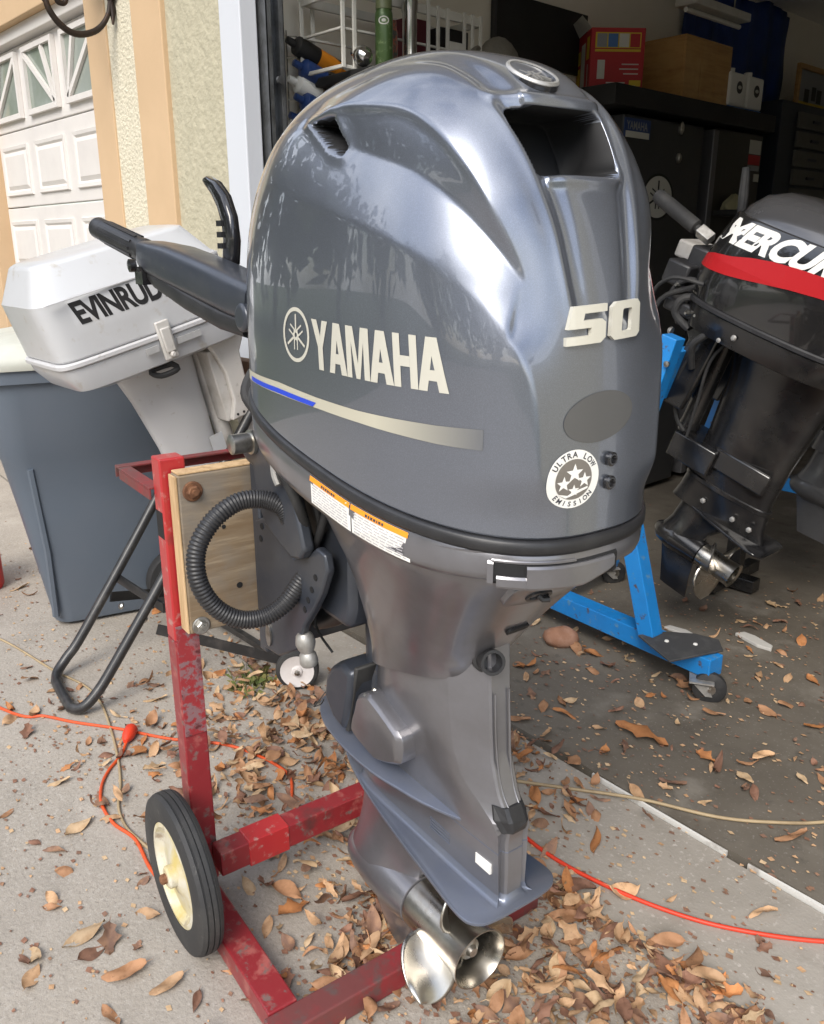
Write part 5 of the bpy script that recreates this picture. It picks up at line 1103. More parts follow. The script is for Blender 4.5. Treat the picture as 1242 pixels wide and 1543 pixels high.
caster(-1.075, 2.14, R(30)); caster(-1.80, 2.24, R(80)); caster(-1.80, 2.70, R(60))

# grey outboard farther back at the right edge
M['grey_leg'] = pm('grey_leg_paint', (.11, .112, .118), .34, .4, coat=.3, var=[(8, (.08, .08, .085), .45, .72)], rvar=.06)
gr_ = thing('outboard_motor', 'dull grey lower unit of an outboard half hidden behind the black outboard', 'outboard motor')
gr_.matrix_world = Matrix.Translation((-1.05, 3.02, 1.10)) @ Matrix.Rotation(R(14), 4, 'Y')
outboard(gr_, {'smooth': 40, 'blade': -60}, [(-.20, .33, .17, 0, 3), (-.20, .33, .172, .08, 3), (-.18, .31, .16, .18, 3), (-.12, .25, .11, .24, 3), (-.05, .18, .05, .26, 3)],
    dict(cowl=M['grey_leg'], band=M['black_plastic'], pan=M['grey_leg'], leg=M['grey_leg'], gear=M['grey_leg']),
    [(-.05, .26, .08, -.085), (-.03, .22, .06, -.25), (-.03, .20, .045, -.42), (-.04, .22, .034, -.50)], (-.50, (-.03, .27), .08), (-.645, -.07, .15, .045), .13, M['white_leg'])
b = MB(); b.box(-.075, .03, -.06, .06, -.42, -.10); b.box(-.115, -.075, -.11, .11, -.30, -.04); b.build('clamp_bracket', M['blk_leg'], gr_, bevel=.006)
g2 = thing('motor_stand', 'narrow black post stand with a blue brace under the half hidden grey outboard', 'engine stand', (-1.44, 3.02, 0))
b = MB(); b.bar((.0, 0, .065), (.04, 0, 1.02), .06, .05, up=(0, 1, 0)); b.build('post', M['blk_leg'], g2, smooth=0, bevel=.003)
b = MB(); b.bar((-.14, 0, .045), (.10, 0, .045), .06, .05); b.bar((-.02, -.15, .045), (-.02, -.0305, .045), .05, .045); b.bar((-.02, .0305, .045), (-.02, .22, .045), .05, .045); b.build('foot', M['blk_leg'], g2, smooth=0, bevel=.003)
b = MB(); b.bar((.045, -.2, .95), (.045, .2, .95), .04, .2); b.build('transom_board', M['blk_leg'], g2, smooth=0, bevel=.003)
b = MB(); b.bar((.035, 0, .47), (.33, 0, .47), .045, .05); b.build('brace', M['blue'], g2, smooth=0, bevel=.003)
# ------------------------------------------------------------------ things along the inner garage wall
def G(name, label, cat, x, y, z, rz=0, group=None): return thing(name, label, cat, (x, y, z), rz, group)
def boxpart(name, mat, par, x0, x1, y0, y1, z0, z1, bevel=.003): b = MB(); b.box(x0, x1, y0, y1, z0, z1); return b.build(name, mat, par, smooth=0, bevel=bevel)
M['shelf_black'] = pm('black_shelf', (.012, .012, .012), .6, var=[(5, (.02, .02, .02), .4, .7)])
M['plastic_white'] = pm('white_plastic_rack', (.62, .61, .56), .5, var=[(9, (.5, .49, .44), .5, .75)])
M['card_red'] = pm('red_carton', (.42, .018, .024), .55, var=[(6, (.36, .016, .02), .45, .7)])
M['card_yellow'] = pm('yellow_print', (.62, .45, .03), .55)
M['card_pale'] = pm('pale_print', (.55, .55, .50), .55)
M['card_blue'] = pm('blue_print', (.06, .16, .40), .55)
M['card_grey'] = pm('grey_print', (.25, .26, .27), .55)
M['wood_crate'] = pm('varnished_crate_wood', (.50, .29, .10), .5, coat=.15, var=[((6, 3, 40), (.36, .19, .055), .42, .68), (5, (.56, .35, .14), .5, .75)])
M['jug'] = pm('white_jug', (.80, .80, .76), .42)
M['tarp'] = pm('navy_tarp', (.016, .05, .24), .55, var=[(4, (.008, .025, .11), .4, .7)], bump=[(5, .5, .03)])
M['charcoal'] = pm('charcoal_cabinet', (.030, .031, .034), .42, var=[(5, (.04, .04, .042), .45, .7)])
M['drawer_dark'] = pm('dark_drawer_case', (.022, .028, .042), .5)
M['drawer'] = pm('drab_drawer_front', (.085, .085, .075), .5, var=[(20, (.07, .07, .06), .45, .7)])
M['spray_green'] = pm('green_can', (.055, .10, .03), .35, .2, var=[(40, (.16, .22, .10), .55, .66)])
M['chrome'] = pm('chrome_tube', (.62, .62, .62), .18, 1)
M['bottle_blue'] = pm('blue_bottle', (.02, .05, .17), .35)
M['bag'] = pm('canvas_bag', (.20, .185, .15), .9, var=[(6, (.13, .12, .10), .4, .7)], bump=[(9, .8, .03)])
M['kraft'] = pm('brown_kraft', (.34, .24, .14), .8)

sh = G('wall_shelf', 'narrow black shelf on the garage wall behind the grey cowl', 'shelf', -2.66, 2.35, 1.885)
boxpart('board', M['shelf_black'], sh, -.21, .21, -.31, .62, -.03, 0)
for y in (-.25, .45): boxpart('shelf_bracket', M['shelf_black'], sh, -.21, .1, y, y+.03, -.09, -.031)
sh2 = G('workbench', 'long black high bench top carrying the red carton and the wooden crate', 'bench', -2.64, 4.15, 1.985)
boxpart('bench_top', M['shelf_black'], sh2, -.23, .22, -.74, .78, -.085, 0)
for y in (-.68, .72): boxpart('leg', M['shelf_black'], sh2, -.20, -.15, y-.03, y+.03, -1.975, -.0855)
# white slatted rack with things standing in it
rk = G('wire_rack', 'white plastic slatted rack standing on the wall shelf', 'rack', -2.62, 2.34, 1.888)
b = MB()
for z, h in ((.0, .012), (.12, .008), (.225, .03)): b.box(.05, .062, -.34, .36, z, z+h); b.box(-.17, -.158, -.34, .36, z, z+h); b.box(-.158, .05, -.34, -.328, z, z+h); b.box(-.158, .05, .348, .36, z, z+h)
b.build('rail', M['plastic_white'], rk, smooth=0, bevel=.002)
for y in (-.335, -.285, .065, .115, .165, .255, .30, .345):
    boxpart('slat', M['plastic_white'], rk, .0625, .070, y-.008, y+.008, -.0, .26 if y not in (.065, -.335) else .34, .002)
    boxpart('slat', M['plastic_white'], rk, -.178, -.1705, y-.008, y+.008, -.0, .26, .002)
boxpart('panel', M['plastic_white'], rk, .0715, .0755, .17, .25, .03, .15, .001)
it = G('carton', 'dark red carton standing inside the white rack', 'carton', -2.70, 2.44, 1.90); boxpart('body', pm('maroon_card', (.10, .012, .02), .6), it, -.05, .05, -.05, .05, 0, .22)
it = G('carton', 'black carton standing inside the white rack', 'carton', -2.68, 2.60, 1.90); boxpart('body', M['shelf_black'], it, -.07, .07, -.075, .075, 0, .20)
it = G('spray_can', 'green spray can with a pale emblem standing before the white rack', 'spray can', -2.49, 2.135, 1.887)
b = MB(); b.lathe([(.028, 0), (.031, .006), (.031, .165), (.030, .175), (.026, .185), (.026, .20), (0, .20)], 28); cb = b.build('body', M['spray_green'], it)
b = MB(); b.lathe([(.0285, .186), (.0285, .255), (.024, .262), (0, .262)], 24); b.build('cap', pm('olive_cap', (.13, .15, .07), .45), it)
b = MB(); am = mtx((0, 0, .145), (R(90), 0, 0))
for r0, r1 in ((.010, .013), (.0, .005)):
    n = 24; V = []; F = []
    for k in range(n):
        for rr_ in (r0, r1):
            a = 2*math.pi*k/n; u = rr_*1.5*math.cos(a); ang = R(-42)+u/.0315; V.append((.0316*math.cos(ang), .0316*math.sin(ang), .148+rr_*math.sin(a)))
    for k in range(n): q = (k+1) % n; F.append((2*k, 2*k+1, 2*q+1, 2*q))
    b.add(V, F)
b.build('emblem', M['card_pale'], it, smooth=0)
it = G('spray_can', 'small spray can with red and orange print beside the green can', 'spray can', -2.52, 2.19, 1.887); b = MB(); b.lathe([(.024, 0), (.026, .005), (.026, .13), (.022, .14), (.022, .165), (0, .165)], 24); b.build('body', pm('red_print_can', (.30, .08, .04), .4, var=[(45, (.05, .06, .05), .45, .55)]), it)
it = G('flashlight', 'tall chrome tube standing between the spray cans and the rack', 'chrome tube', -2.505, 2.268, 1.887); b = MB(); b.lathe([(.026, 0), (.026, .20), (.029, .205), (.029, .28), (.024, .285), (0, .285)], 28); b.build('body', M['chrome'], it)
it = G('light_bulb', 'round clear bulb lying left of the green spray can', 'bulb', -2.52, 2.065, 1.925); b = MB(); b.lathe([(0, -.034), (.02, -.028), (.033, -.01), (.034, .008), (.026, .026), (.014, .04), (.012, .06), (0, .06)], 20, mtx(rot=(0, R(-70), 0))); b.build('bulb', M['chrome'], it)
# bottles slung on the wall left of the shelf
wr = G('bottle_holder', 'thin wire holder on the garage wall left of the shelf', 'holder', -2.87, 2.09, 1.75)
b = MB()
for z in (.03, .10, .17, .24): b.tube([(.0, -.10, z+.04), (.06, -.10, z+.03), (.06, .16, z-.04), (.0, .16, z-.03)], .003, 6)
b.tube([(.0, -.10, 0), (.0, -.10, .3)], .003, 6); b.tube([(.0, .16, -.05), (.0, .16, .25)], .003, 6); b.build('wire', M['bolt'], wr)
specs = [(.245, M['shelf_black'], 'black bottle with an orange band on top of the wall holder', M['orange']), (.17, M['bottle_blue'], 'dark blue bottle just under the black bottle on the wall holder', M['shelf_black']), (.12, M['jug'], 'white capped bottle with a tan body on the wall holder', M['kraft']), (.06, M['bottle_blue'], 'dark blue bottle below the white capped bottle', M['bottle_blue']), (.0, M['bottle_blue'], 'lowest blue bottle of the wall holder with tan end', M['kraft'])]
for i, (z, m0, lab, m1) in enumerate(specs):
    it = G('bottle', lab, 'bottle', -2.80+.02*(i % 2), 1.985+.012*(i % 2), 1.745+z)
    mm = mtx((0, 0, 0), (R(-108), 0, 0)); b = MB(); b.lathe([(0, -.01), (.022, -.008), (.032, .0), (.034, .01), (.034, .09)], 20, mm, cap1=False); b.build('body', m0, it)
    b = MB(); b.lathe([(.0335, .09), (.0335, .16), (.03, .19), (.014, .205), (.014, .235), (0, .235)], 20, mm, cap0=True); b.build('label_half', m1, it)
    b = MB(); b.lathe([(.0, -.045), (.012, -.043), (.014, -.012), (.0, -.011)], 14, mm); b.build('cap', m0, it)
it = G('caulk_gun', 'slim silver frame lying across the bottles of the wall holder', 'caulking gun', -2.76, 2.15, 1.90)
b = MB(); b.bar((0, -.06, .01), (0, .16, -.03), .012, .008); b.bar((0, -.06, -.03), (0, .16, -.07), .012, .008); b.bar((0, .155, -.075), (0, .155, -.025), .05, .008); b.build('frame', M['bolt'], it, smooth=0)
bp = G('wall_panel', 'plain black panel hung on the garage wall behind the bag', 'panel', -2.875, 3.42, 2.10); boxpart('face', M['shelf_black'], bp, 0, .02, -.32, .34, 0, .27, .004); boxpart('frame', M['charcoal'], bp, .0005, .026, -.335, -.321, -.01, .28, .002)
# soft bag
bg_ = G('canvas_bag', 'slumped grey canvas bag on the far end of the wall shelf', 'bag', -2.56, 2.78, 1.887)
b = MB(); rng = np.random.default_rng(4); secs = []
for z, k in ((0, .85), (.03, 1), (.08, 1.02), (.13, .85), (.17, .6), (.195, .35), (.205, .12)):
    secs.append([((.09*k*(1+.10*math.sin(3*t+z*40)))*math.cos(t), (.125*k*(1+.12*math.sin(2*t+z*25)))*math.sin(t), z+.03*math.sin(t)*k) for t in np.linspace(0, 2*math.pi, 25)[:-1]])
b.loft(secs); b.build('body', M['bag'], bg_, smooth=80); b = MB(); b.tube([(0, -.10, .15), (.03, -.16, .12), (.05, -.14, .04)], .012, 8, smooth=4); b.build('strap', M['bag'], bg_)
# red carton with printed panels
rb = G('carton', 'red carton with yellow and white printing on the black bench', 'carton', -2.68, 3.585, 1.986, R(51))
bd = boxpart('body', M['card_red'], rb, -.02, .235, -.02, .24, 0, .275, .003)
def pr_(par, x0, x1, z0, z1, mat, off=.0012): b = MB(); b.box(x0, x1, -.02-off, -.0205, z0, z1); return b.build('print', mat, par, smooth=0)
pr_(bd, .0, .215, .175, .185, M['card_yellow']); pr_(bd, .0, .215, .19, .255, M['card_yellow'], .001)
for i, m_ in enumerate(('card_grey', 'card_blue', 'card_pale', 'card_red')): pr_(bd, .008+.052*i, .054+.052*i, .194, .25, M[m_], .0016)
pr_(bd, .015, .05, .06, .14, M['card_pale']); pr_(bd, .06, .20, .028, .034, M['card_pale']); pr_(bd, .06, .15, .042, .047, M['card_pale']); pr_(bd, .17, .225, .03, .055, M['card_yellow']); pr_(bd, .12, .21, .10, .105, M['card_pale']); pr_(bd, .13, .21, .12, .125, M['card_pale']); pr_(bd, .14, .21, .08, .085, M['card_pale'])
def ps_(par, y0, y1, z0, z1, mat): b = MB(); b.box(-.0212, -.0205, y0, y1, z0, z1); return b.build('print', mat, par, smooth=0)
ps_(bd, .005, .05, .15, .245, M['card_yellow']); ps_(bd, .08, .15, .02, .23, M['card_pale']); ps_(bd, .165, .225, .15, .21, M['card_yellow']); ps_(bd, .165, .225, .06, .135, M['card_yellow']); ps_(bd, .18, .21, .16, .20, M['shelf_black']); ps_(bd, .02, .03, .03, .13, M['card_pale']); ps_(bd, .18, .21, .07, .12, M['card_red'])
b = MB(); b.add([(-.02, -.02, .2755), (-.02, .24, .2755), (-.06, .24, .325), (-.06, .0, .325), (-.023, -.02, .2765), (-.023, .24, .2765), (-.063, .24, .327), (-.063, .0, .327)], [(0, 1, 2, 3), (4, 5, 6, 7), (0, 1, 5, 4), (1, 2, 6, 5), (2, 3, 7, 6), (3, 0, 4, 7)]); b.build('flap', M['card_pale'], rb, smooth=0)
# wooden crate, jugs
wc = G('wooden_crate', 'honey brown wooden crate on the black bench right of the red carton', 'crate', -2.68, 4.30, 1.986)
for k in range(3): boxpart('board', M['wood_crate'], wc, .165, .18, -.22+.15*k+.001, -.072+.15*k, .0, .285, .002)
boxpart('side_panel', M['wood_crate'], wc, -.18, .1645, -.22, -.205, 0, .285, .002); boxpart('side_panel', M['wood_crate'], wc, -.18, .1645, .213, .228, 0, .285, .002); boxpart('lid', M['wood_crate'], wc, -.18, .18, -.22, .228, .2855, .297, .002); boxpart('back_panel', M['wood_crate'], wc, -.195, -.1805, -.22, .228, 0, .285, .002)
for k, y in enumerate((4.60, 4.79)):
    jg = G('jug', ('white jug with dark round badge touching the wooden crate', 'white jug with dark round badge, the one away from the crate')[k], 'jug', -2.56, y, 1.986, 0, 'white jugs on the bench')
    boxpart('base', M['card_blue'], jg, -.075, .075, -.088, .088, 0, .022, .006); boxpart('body', M['jug'], jg, -.075, .075, -.088, .088, .0225, .185, .012)
    b = MB(); b.lathe([(.022, .185), (.022, .212), (0, .212)], 16, mtx((.02, .0, 0))); b.build('cap', M['jug'], jg)
    b = MB(); b.lathe([(.030, 0), (.030, .0015), (0, .0015)], 24, mtx((.0752, .01, .115), (0, R(90), 0))); b.build('badge', M['charcoal'], jg); b = MB(); b.lathe([(.018, 0.001), (.018, .0025), (0, .0025)], 20, mtx((.0752, .01, .115), (0, R(90), 0), (.5, 1, 1))); b.build('badge_mark', M['card_pale'], jg)
tp = G('tarp', 'navy blue tarp hanging on the garage wall above the crate and jugs', 'tarp', -2.87, 5.2, 2.2)
b = MB(); V = []; F = []; nx, nz = 40, 10
for i in range(nx+1):
    for j in range(nz+1): y = -.60+1.24*i/nx; V.append((.018+.012*math.sin(i*.9)+.006*math.sin(i*2.3+j), y, -.1+.60*j/nz-.02*math.sin(i*.35)*(j/nz)))
for i in range(nx):
    for j in range(nz): a = i*(nz+1)+j; F.append((a, a+nz+1, a+nz+2, a+1))
b.add(V, F); o = b.build('sheet', M['tarp'], tp, smooth=180); sl = o.modifiers.new('thickness', 'SOLIDIFY'); sl.thickness = .003
# charcoal cabinet with white round fork sticker
cb = G('cabinet', 'tall charcoal cabinet with a round white fork sticker on its side', 'cabinet', -2.64, 3.86, .012)
cbd = boxpart('body', M['charcoal'], cb, -.22, .20, -.34, .36, .03, 1.86, .008)
b = MB(); sm_ = mtx((.2012, -.02, 1.515), (R(90), 0, R(90)))
for p in [[(.135*math.cos(2*math.pi*k/40), .105*math.sin(2*math.pi*k/40)) for k in range(40)]]: b.prism(p, .0012, sm_)
b.build('sticker', M['card_pale'], cbd, smooth=0)
b = MB(); V, F = annulus(0, 0, .096, .108, 40, 1.28, 1); b.add([sm_ @ Vector((v.x, v.y, .002)) for v in V], F)
for p in forks(.088): b.prism([(x*1.28, y) for x, y in p], .0016, sm_ @ Matrix.Translation((0, 0, .0006)))
b.build('sticker_emblem', M['shelf_black'], cbd, smooth=0)
boxpart('plate', M['bottle_blue'], cbd, .201, .204, -.34, -.13, 1.765, 1.845, .001); boxpart('plate', M['card_pale'], cbd, .2045, .206, -.33, -.14, 1.763, 1.79, .0005)
b = MB(); tx, tf, _ = text_mesh('YAMAHA', 1, bold=.02); b.add([Vector((.2048, -.325+v.x*.17, 1.797+v.y*.036)) for v in tx], tf); b.build('plate_lettering', M['card_grey'], cbd, smooth=0)
for zz_, q_ in ((1.835, 2), (1.70, 1.6)): b = MB(); b.lathe([(.015, 0), (.015, .012), (.01, .018), (0, .018)], 14, mtx((.2005, .13, zz_), (0, R(90), 0), (q_, 1, 1))); b.build('latch', M['bolt'], cbd)
c2 = G('cabinet', 'dark brown cabinet with pale grey side edge and small stickers under the bench end', 'cabinet', -2.64, 4.60, .012)
c2b = boxpart('body', pm('brown_black_cabinet', (.035, .032, .028), .5), c2, -.22, .19, -.22, .27, .03, 1.87, .006); boxpart('edge', pm('grey_edge', (.16, .16, .17), .4, .5), c2, -.22, .195, -.27, -.2205, .03, 1.86, .004)
for y0, y1, z0, z1, m_ in ((.12, .25, 1.77, 1.84, 'card_pale'), (.12, .25, 1.715, 1.765, 'card_red'), (.12, .25, 1.685, 1.712, 'card_grey'), (.20, .26, 1.63, 1.67, 'card_pale')): boxpart('sticker', M[m_], c2b, .1905, .1925, y0, y1, z0, z1, .0005)
dc = G('drawer_cabinet', 'dark blue cabinet of small drab drawers at the right edge', 'drawer cabinet', -2.68, 5.55, .012)
dcb = boxpart('case', M['drawer_dark'], dc, -.2, .18, -.40, .75, 0, 2.09, .004)
for r_ in range(9):
    for c_ in range(2):
        z0 = 2.06-.105*(r_+1); y0 = -.20+.46*c_; d = boxpart('drawer', M['drawer'], dc, .181, .20, y0, y0+.44, z0, z0+.088, .004); boxpart('handle', M['drawer_dark'], d, .2005, .212, y0+.17, y0+.27, z0+.035, z0+.05, .002)
fr = G('picture_frame', 'small brown framed picture on top of the drab drawer cabinet', 'picture', -2.70, 5.94, 2.103)
for y0, y1, z0, z1 in ((-.23, .23, .0, .035), (-.23, .23, .255, .285), (-.23, -.20, .0355, .2545), (.20, .23, .0355, .2545)): boxpart('frame', M['wood_crate'], fr, -.01, .015, y0, y1, z0, z1, .003)
boxpart('picture', M['card_grey'], fr, -.008, .004, -.1995, .1995, .036, .254, .001)
for y, z, s_ in ((-.08, .12, .035), (.02, .14, .03), (.10, .13, .035)): boxpart('picture_shape', M['shelf_black'], fr, .0045, .0055, y-s_, y+s_, z-.05, z+.03, .0003)
boxpart('mat', M['card_yellow'], fr, .0045, .0055, -.19, .19, .04, .075, .0003)
rg = G('rag', 'crumpled pale yellow rag on the floor cabinet ledge beyond the black cowl', 'rag', -2.40, 4.52, 1.50)
boxpart('ledge', M['shelf_black'], c2, .1905, .36, -.2, .25, 1.44, 1.47, .003)
b = MB(); secs = []
for z, k in ((-.016, 1), (.01, .95), (.03, .6), (.055, .2)): secs.append([(.05*k*(1+.3*math.sin(3*t+z*90))*math.cos(t), .10*k*(1+.3*math.sin(4*t+z*50))*math.sin(t), z+.012*math.sin(5*t)*(1 if z > 0 else 0)) for t in np.linspace(0, 2*math.pi, 29)[:-1]])
b.loft(secs); b.build('cloth', pm('rag_cloth', (.38, .36, .22), .9, bump=[(20, .6, .01)]), rg, smooth=80)
# strip light and the open sectional door stored overhead
lm = G('strip_light', 'unlit strip light hanging in front of the blue tarp', 'light fitting', -2.60, 4.48, 2.44)
boxpart('housing', M['plastic_white'], lm, -.06, .06, -.28, .28, .0, .04, .006)
b = MB(); b.lathe([(.012, -.27), (.012, .27)], 12, mtx((.0, 0, -.016), (R(90), 0, 0))); b.build('tube', M['jug'], lm); b = MB(); b.tube([(0, -.2, .04), (0, -.2, .28)], .004, 6); b.tube([(0, .2, .04), (0, .2, .28)], .004, 6); b.build('chain', M['bolt'], lm)
# ------------------------------------------------------------------ cords, leaves, small litter on the ground
def floor_z(x, y): return .012 if y > J(x)+.014 else .003 if y > 1.22 and x > -1.3 else 0
M['cord_orange'] = pm('orange_cord', (.62, .085, .02), .5, var=[(20, (.50, .08, .03), .5, .75)])
M['cord_red'] = pm('red_orange_cord', (.66, .05, .02), .45)
M['hose_tan'] = pm('tan_cord', (.38, .29, .17), .6, var=[(12, (.26, .19, .11), .45, .7)])
def cord(name, label, cat, pts, r, mat, smooth=8):
    P = [(x, y, floor_z(x, y)+r+dz) for x, y, dz in pts]
    b = MB(); b.tube(P, r, 8, smooth=smooth); o = b.build(name, mat, None, smooth=80); tag(o, label, cat); return o
cord('extension_cord', 'orange extension cord crossing under the black tube cart at the left', 'cord', [(-5.2, -.3, 0), (-4.2, .25, 0), (-3.2, .40, 0), (-2.43, .58, 0), (-2.30, .66, 0), (-2.21, .71, 0), (-2.09, .79, 0), (-1.95, .87, 0), (-1.80, .98, 0), (-1.60, 1.02, 0), (-1.45, .95, 0), (-1.30, 1.05, 0), (-1.20, 1.18, 0)], .0042, M['cord_orange'])
tc_ = cord('extension_cord', 'orange cord end curling to its plug beside the white wheel', 'cord', [(-1.35, .60, 0), (-1.50, .60, 0), (-1.62, .618, 0), (-1.71, .605, 0), (-1.80, .615, 0), (-1.87, .645, 0), (-1.92, .685, 0), (-1.965, .738, 0), (-2.01, .775, .006)], .0042, M['cord_orange'])
b = MB(); pm_ = Matrix.Translation((-2.01, .775, .016)) @ Vector((-.045, .04, .004)).to_track_quat('Z', 'Y').to_matrix().to_4x4(); b.lathe([(.006, -.012), (.012, 0), (.017, .015), (.018, .045), (.015, .05), (0, .05)], 12, pm_); b.build('plug', M['cord_red'], tc_, smooth=40)
cord('extension_cord', 'red orange extension cord running from the lower unit to the right edge', 'cord', [(-1.15, 1.33, 0), (-1.06, 1.29, 0), (-.95, 1.275, 0), (-.83, 1.285, 0), (-.69, 1.32, 0), (-.57, 1.375, 0), (-.43, 1.48, 0), (-.30, 1.62, 0), (-.2, 1.80, 0), (.0, 2.2, 0), (.3, 2.6, 0), (.7, 2.9, 0)], .0046, M['cord_red'])
cord('garden_cord', 'thin tan cord lying on the concrete at the left behind the cart', 'cord', [(-5.0, .1, 0), (-4.1, .45, 0), (-3.3, .62, 0), (-2.91, .73, 0), (-2.57, .78, 0), (-2.40, .815, 0), (-2.27, .81, 0), (-2.12, .775, 0), (-1.97, .73, 0), (-1.85, .685, 0), (-1.76, .64, 0), (-1.68, .622, 0), (-1.60, .625, 0), (-1.45, .64, 0)], .0036, M['hose_tan'])
cord('garden_cord', 'tan cord crossing the pale slab edge into the garage', 'cord', [(-1.45, 1.33, 0), (-1.30, 1.38, 0), (-1.2, 1.415, 0), (-1.07, 1.50, 0), (-.92, 1.583, .010), (-.76, 1.66, 0), (-.66, 1.74, 0), (-.58, 1.83, 0), (-.50, 1.98, 0), (-.46, 2.2, 0), (-.3, 2.7, 0), (.1, 3.2, 0), (.6, 3.4, 0)], .0042, M['hose_tan'])
# stone and chip
rk_ = MB(); rng = np.random.default_rng(2); secs = []
for z, k in ((0, .8), (.02, 1.0), (.04, .9), (.055, .55), (.06, .15)): secs.append([(.062*k*(1+.07*math.sin(3*t+1))*math.cos(t), .045*k*(1+.08*math.sin(2*t))*math.sin(t), z+.004*math.sin(2*t)) for t in np.linspace(0, 2*math.pi, 21)[:-1]])
rk_.loft(secs); o = rk_.build('stone', pm('brown_stone', (.30, .15, .09), .8, var=[(20, (.38, .22, .15), .45, .7)], bump=[(40, .4, .004)]), None, smooth=80); o.location = (-1.585, 2.12, .010); o.rotation_euler[2] = .6; tag(o, 'rounded reddish brown stone on the garage floor by the blue runner', 'stone')
b = MB(); b.prism([(-.07, -.02), (.03, -.028), (.075, -.012), (.06, .012), (-.02, .022), (-.06, .014)], .012); o = b.build('broken_chip', pm('white_chip', (.50, .49, .46), .8, bump=[(50, .4, .003)]), None, smooth=0, bevel=.002); o.location = (-1.14, 2.62, .011); o.rotation_euler[2] = -.25; tag(o, 'flat whitish broken chip on the garage floor behind the blue stand', 'chip')
b = MB(); b.prism([(-.05, -.012), (.03, -.02), (.06, 0), (.02, .016), (-.04, .012)], .010); o = b.build('broken_chip', pm('pale_chip', (.42, .41, .39), .8), None, smooth=0, bevel=.002); o.location = (-1.36, 2.50, .011); o.rotation_euler[2] = .1; tag(o, 'smaller pale chip lying nearer the black propeller', 'chip')
# grass tuft in the joint
V = []; F = []; rng = np.random.default_rng(9)
for k in range(90):
    x, y = rng.normal(0, .035, 2); a = rng.uniform(0, 6.28); l = rng.uniform(.015, .045); w = .0018; n = len(V); dx, dy = math.cos(a), math.sin(a)
    V += [(x-dy*w, y+dx*w, 0), (x+dy*w, y-dx*w, 0), (x+dx*l*.5, y+dy*l*.5, l*.8), (x+dx*l, y+dy*l, l*.75)]; F += [(n, n+1, n+2), (n+2, n+1, n+3)]
b = MB(); b.add(V, F); o = b.build('grass_tuft', pm('tuft_green', (.09, .12, .03), .8, var=[(30, (.20, .18, .06), .45, .6)]), None, smooth=0); o.location = (-2.06, 1.20, 0); tag(o, 'small tuft of weedy grass in the concrete joint by the cart wheel', 'grass', kind='stuff')

# fallen leaves -----------------------------------------------------------
def leaf_mesh(seed, L=.075, Wd=.028, curl=.5, fold=.4, lobed=False):
    r = random.Random(seed); nl, nw = 8, 4; V = []; F = []; tw = r.uniform(-.6, .6); ph = r.uniform(0, 6)
    for i in range(nl+1):
        f = i/nl; prof = math.sin(math.pi*min(1, f*1.02))**.75*(1-.25*f)+.03
        if lobed: prof *= 1+.45*math.sin(f*math.pi*5)
        a = (f-.5)*curl*2
        for j in range(nw+1):
            u = (j/nw-.5)*2; w = Wd*.5*prof*u
            x = L*(math.sin(a)/(curl*2) if abs(curl) > .05 else (f-.5)); z = L*(1-math.cos(a))/(curl*2+1e-6)+abs(w)*fold+.0035*math.sin(6*f+ph+u*2)
            V.append((x, w*math.cos(tw*(f-.5)), z+w*math.sin(tw*(f-.5))+r.uniform(-.0012, .0012)))
    for i in range(nl):
        for j in range(nw): k = i*(nw+1)+j; F.append((k, k+1, k+nw+2, k+nw+1))
    n = len(V); V += [(V[2][0], -.0008, V[2][2]), (V[2][0], .0008, V[2][2]), (V[2][0]-.014, .003, V[2][2]+.003)]; F.append((n, n+1, n+2))
    z0 = min(v[2] for v in V); V = [(x, y, z-z0) for x, y, z in V]
    return V, F
LC = [((.40, .215, .115), (.27, .135, .065)), ((.50, .315, .18), (.34, .20, .105)), ((.25, .13, .085), (.16, .08, .052)), ((.54, .39, .24), (.40, .26, .14)), ((.46, .20, .075), (.32, .13, .05)), ((.19, .11, .078), (.30, .17, .10))]
LM = []
for i, (c1, c2) in enumerate(LC):
    m_ = pm('dry_leaf', c1, .68, var=[(35, c2, .42, .66), (120, tuple(q*.45 for q in c1), .62, .72)], spec=.35); rand_tint(m_, .30); LM.append(m_)
variants = []
for k in range(14):
    V, F = leaf_mesh(k, L=random.uniform(.060, .095), Wd=random.uniform(.018, .042), curl=random.choice((.12, .2, .35, .6, 1.0, -.3)), fold=random.uniform(.0, .5), lobed=k % 5 == 0)
    variants.append((V, F))
meshes = {}
def leaf_me(k, c):
    if (k, c) not in meshes:
        V, F = variants[k]; me = bpy.data.meshes.new('fallen_leaf'); me.from_pydata(V, [], F); me.materials.append(LM[c]); me.polygons.foreach_set('use_smooth', [True]*len(F)); meshes[(k, c)] = me
    return meshes[(k, c)]
rl = random.Random(21); leaves = []
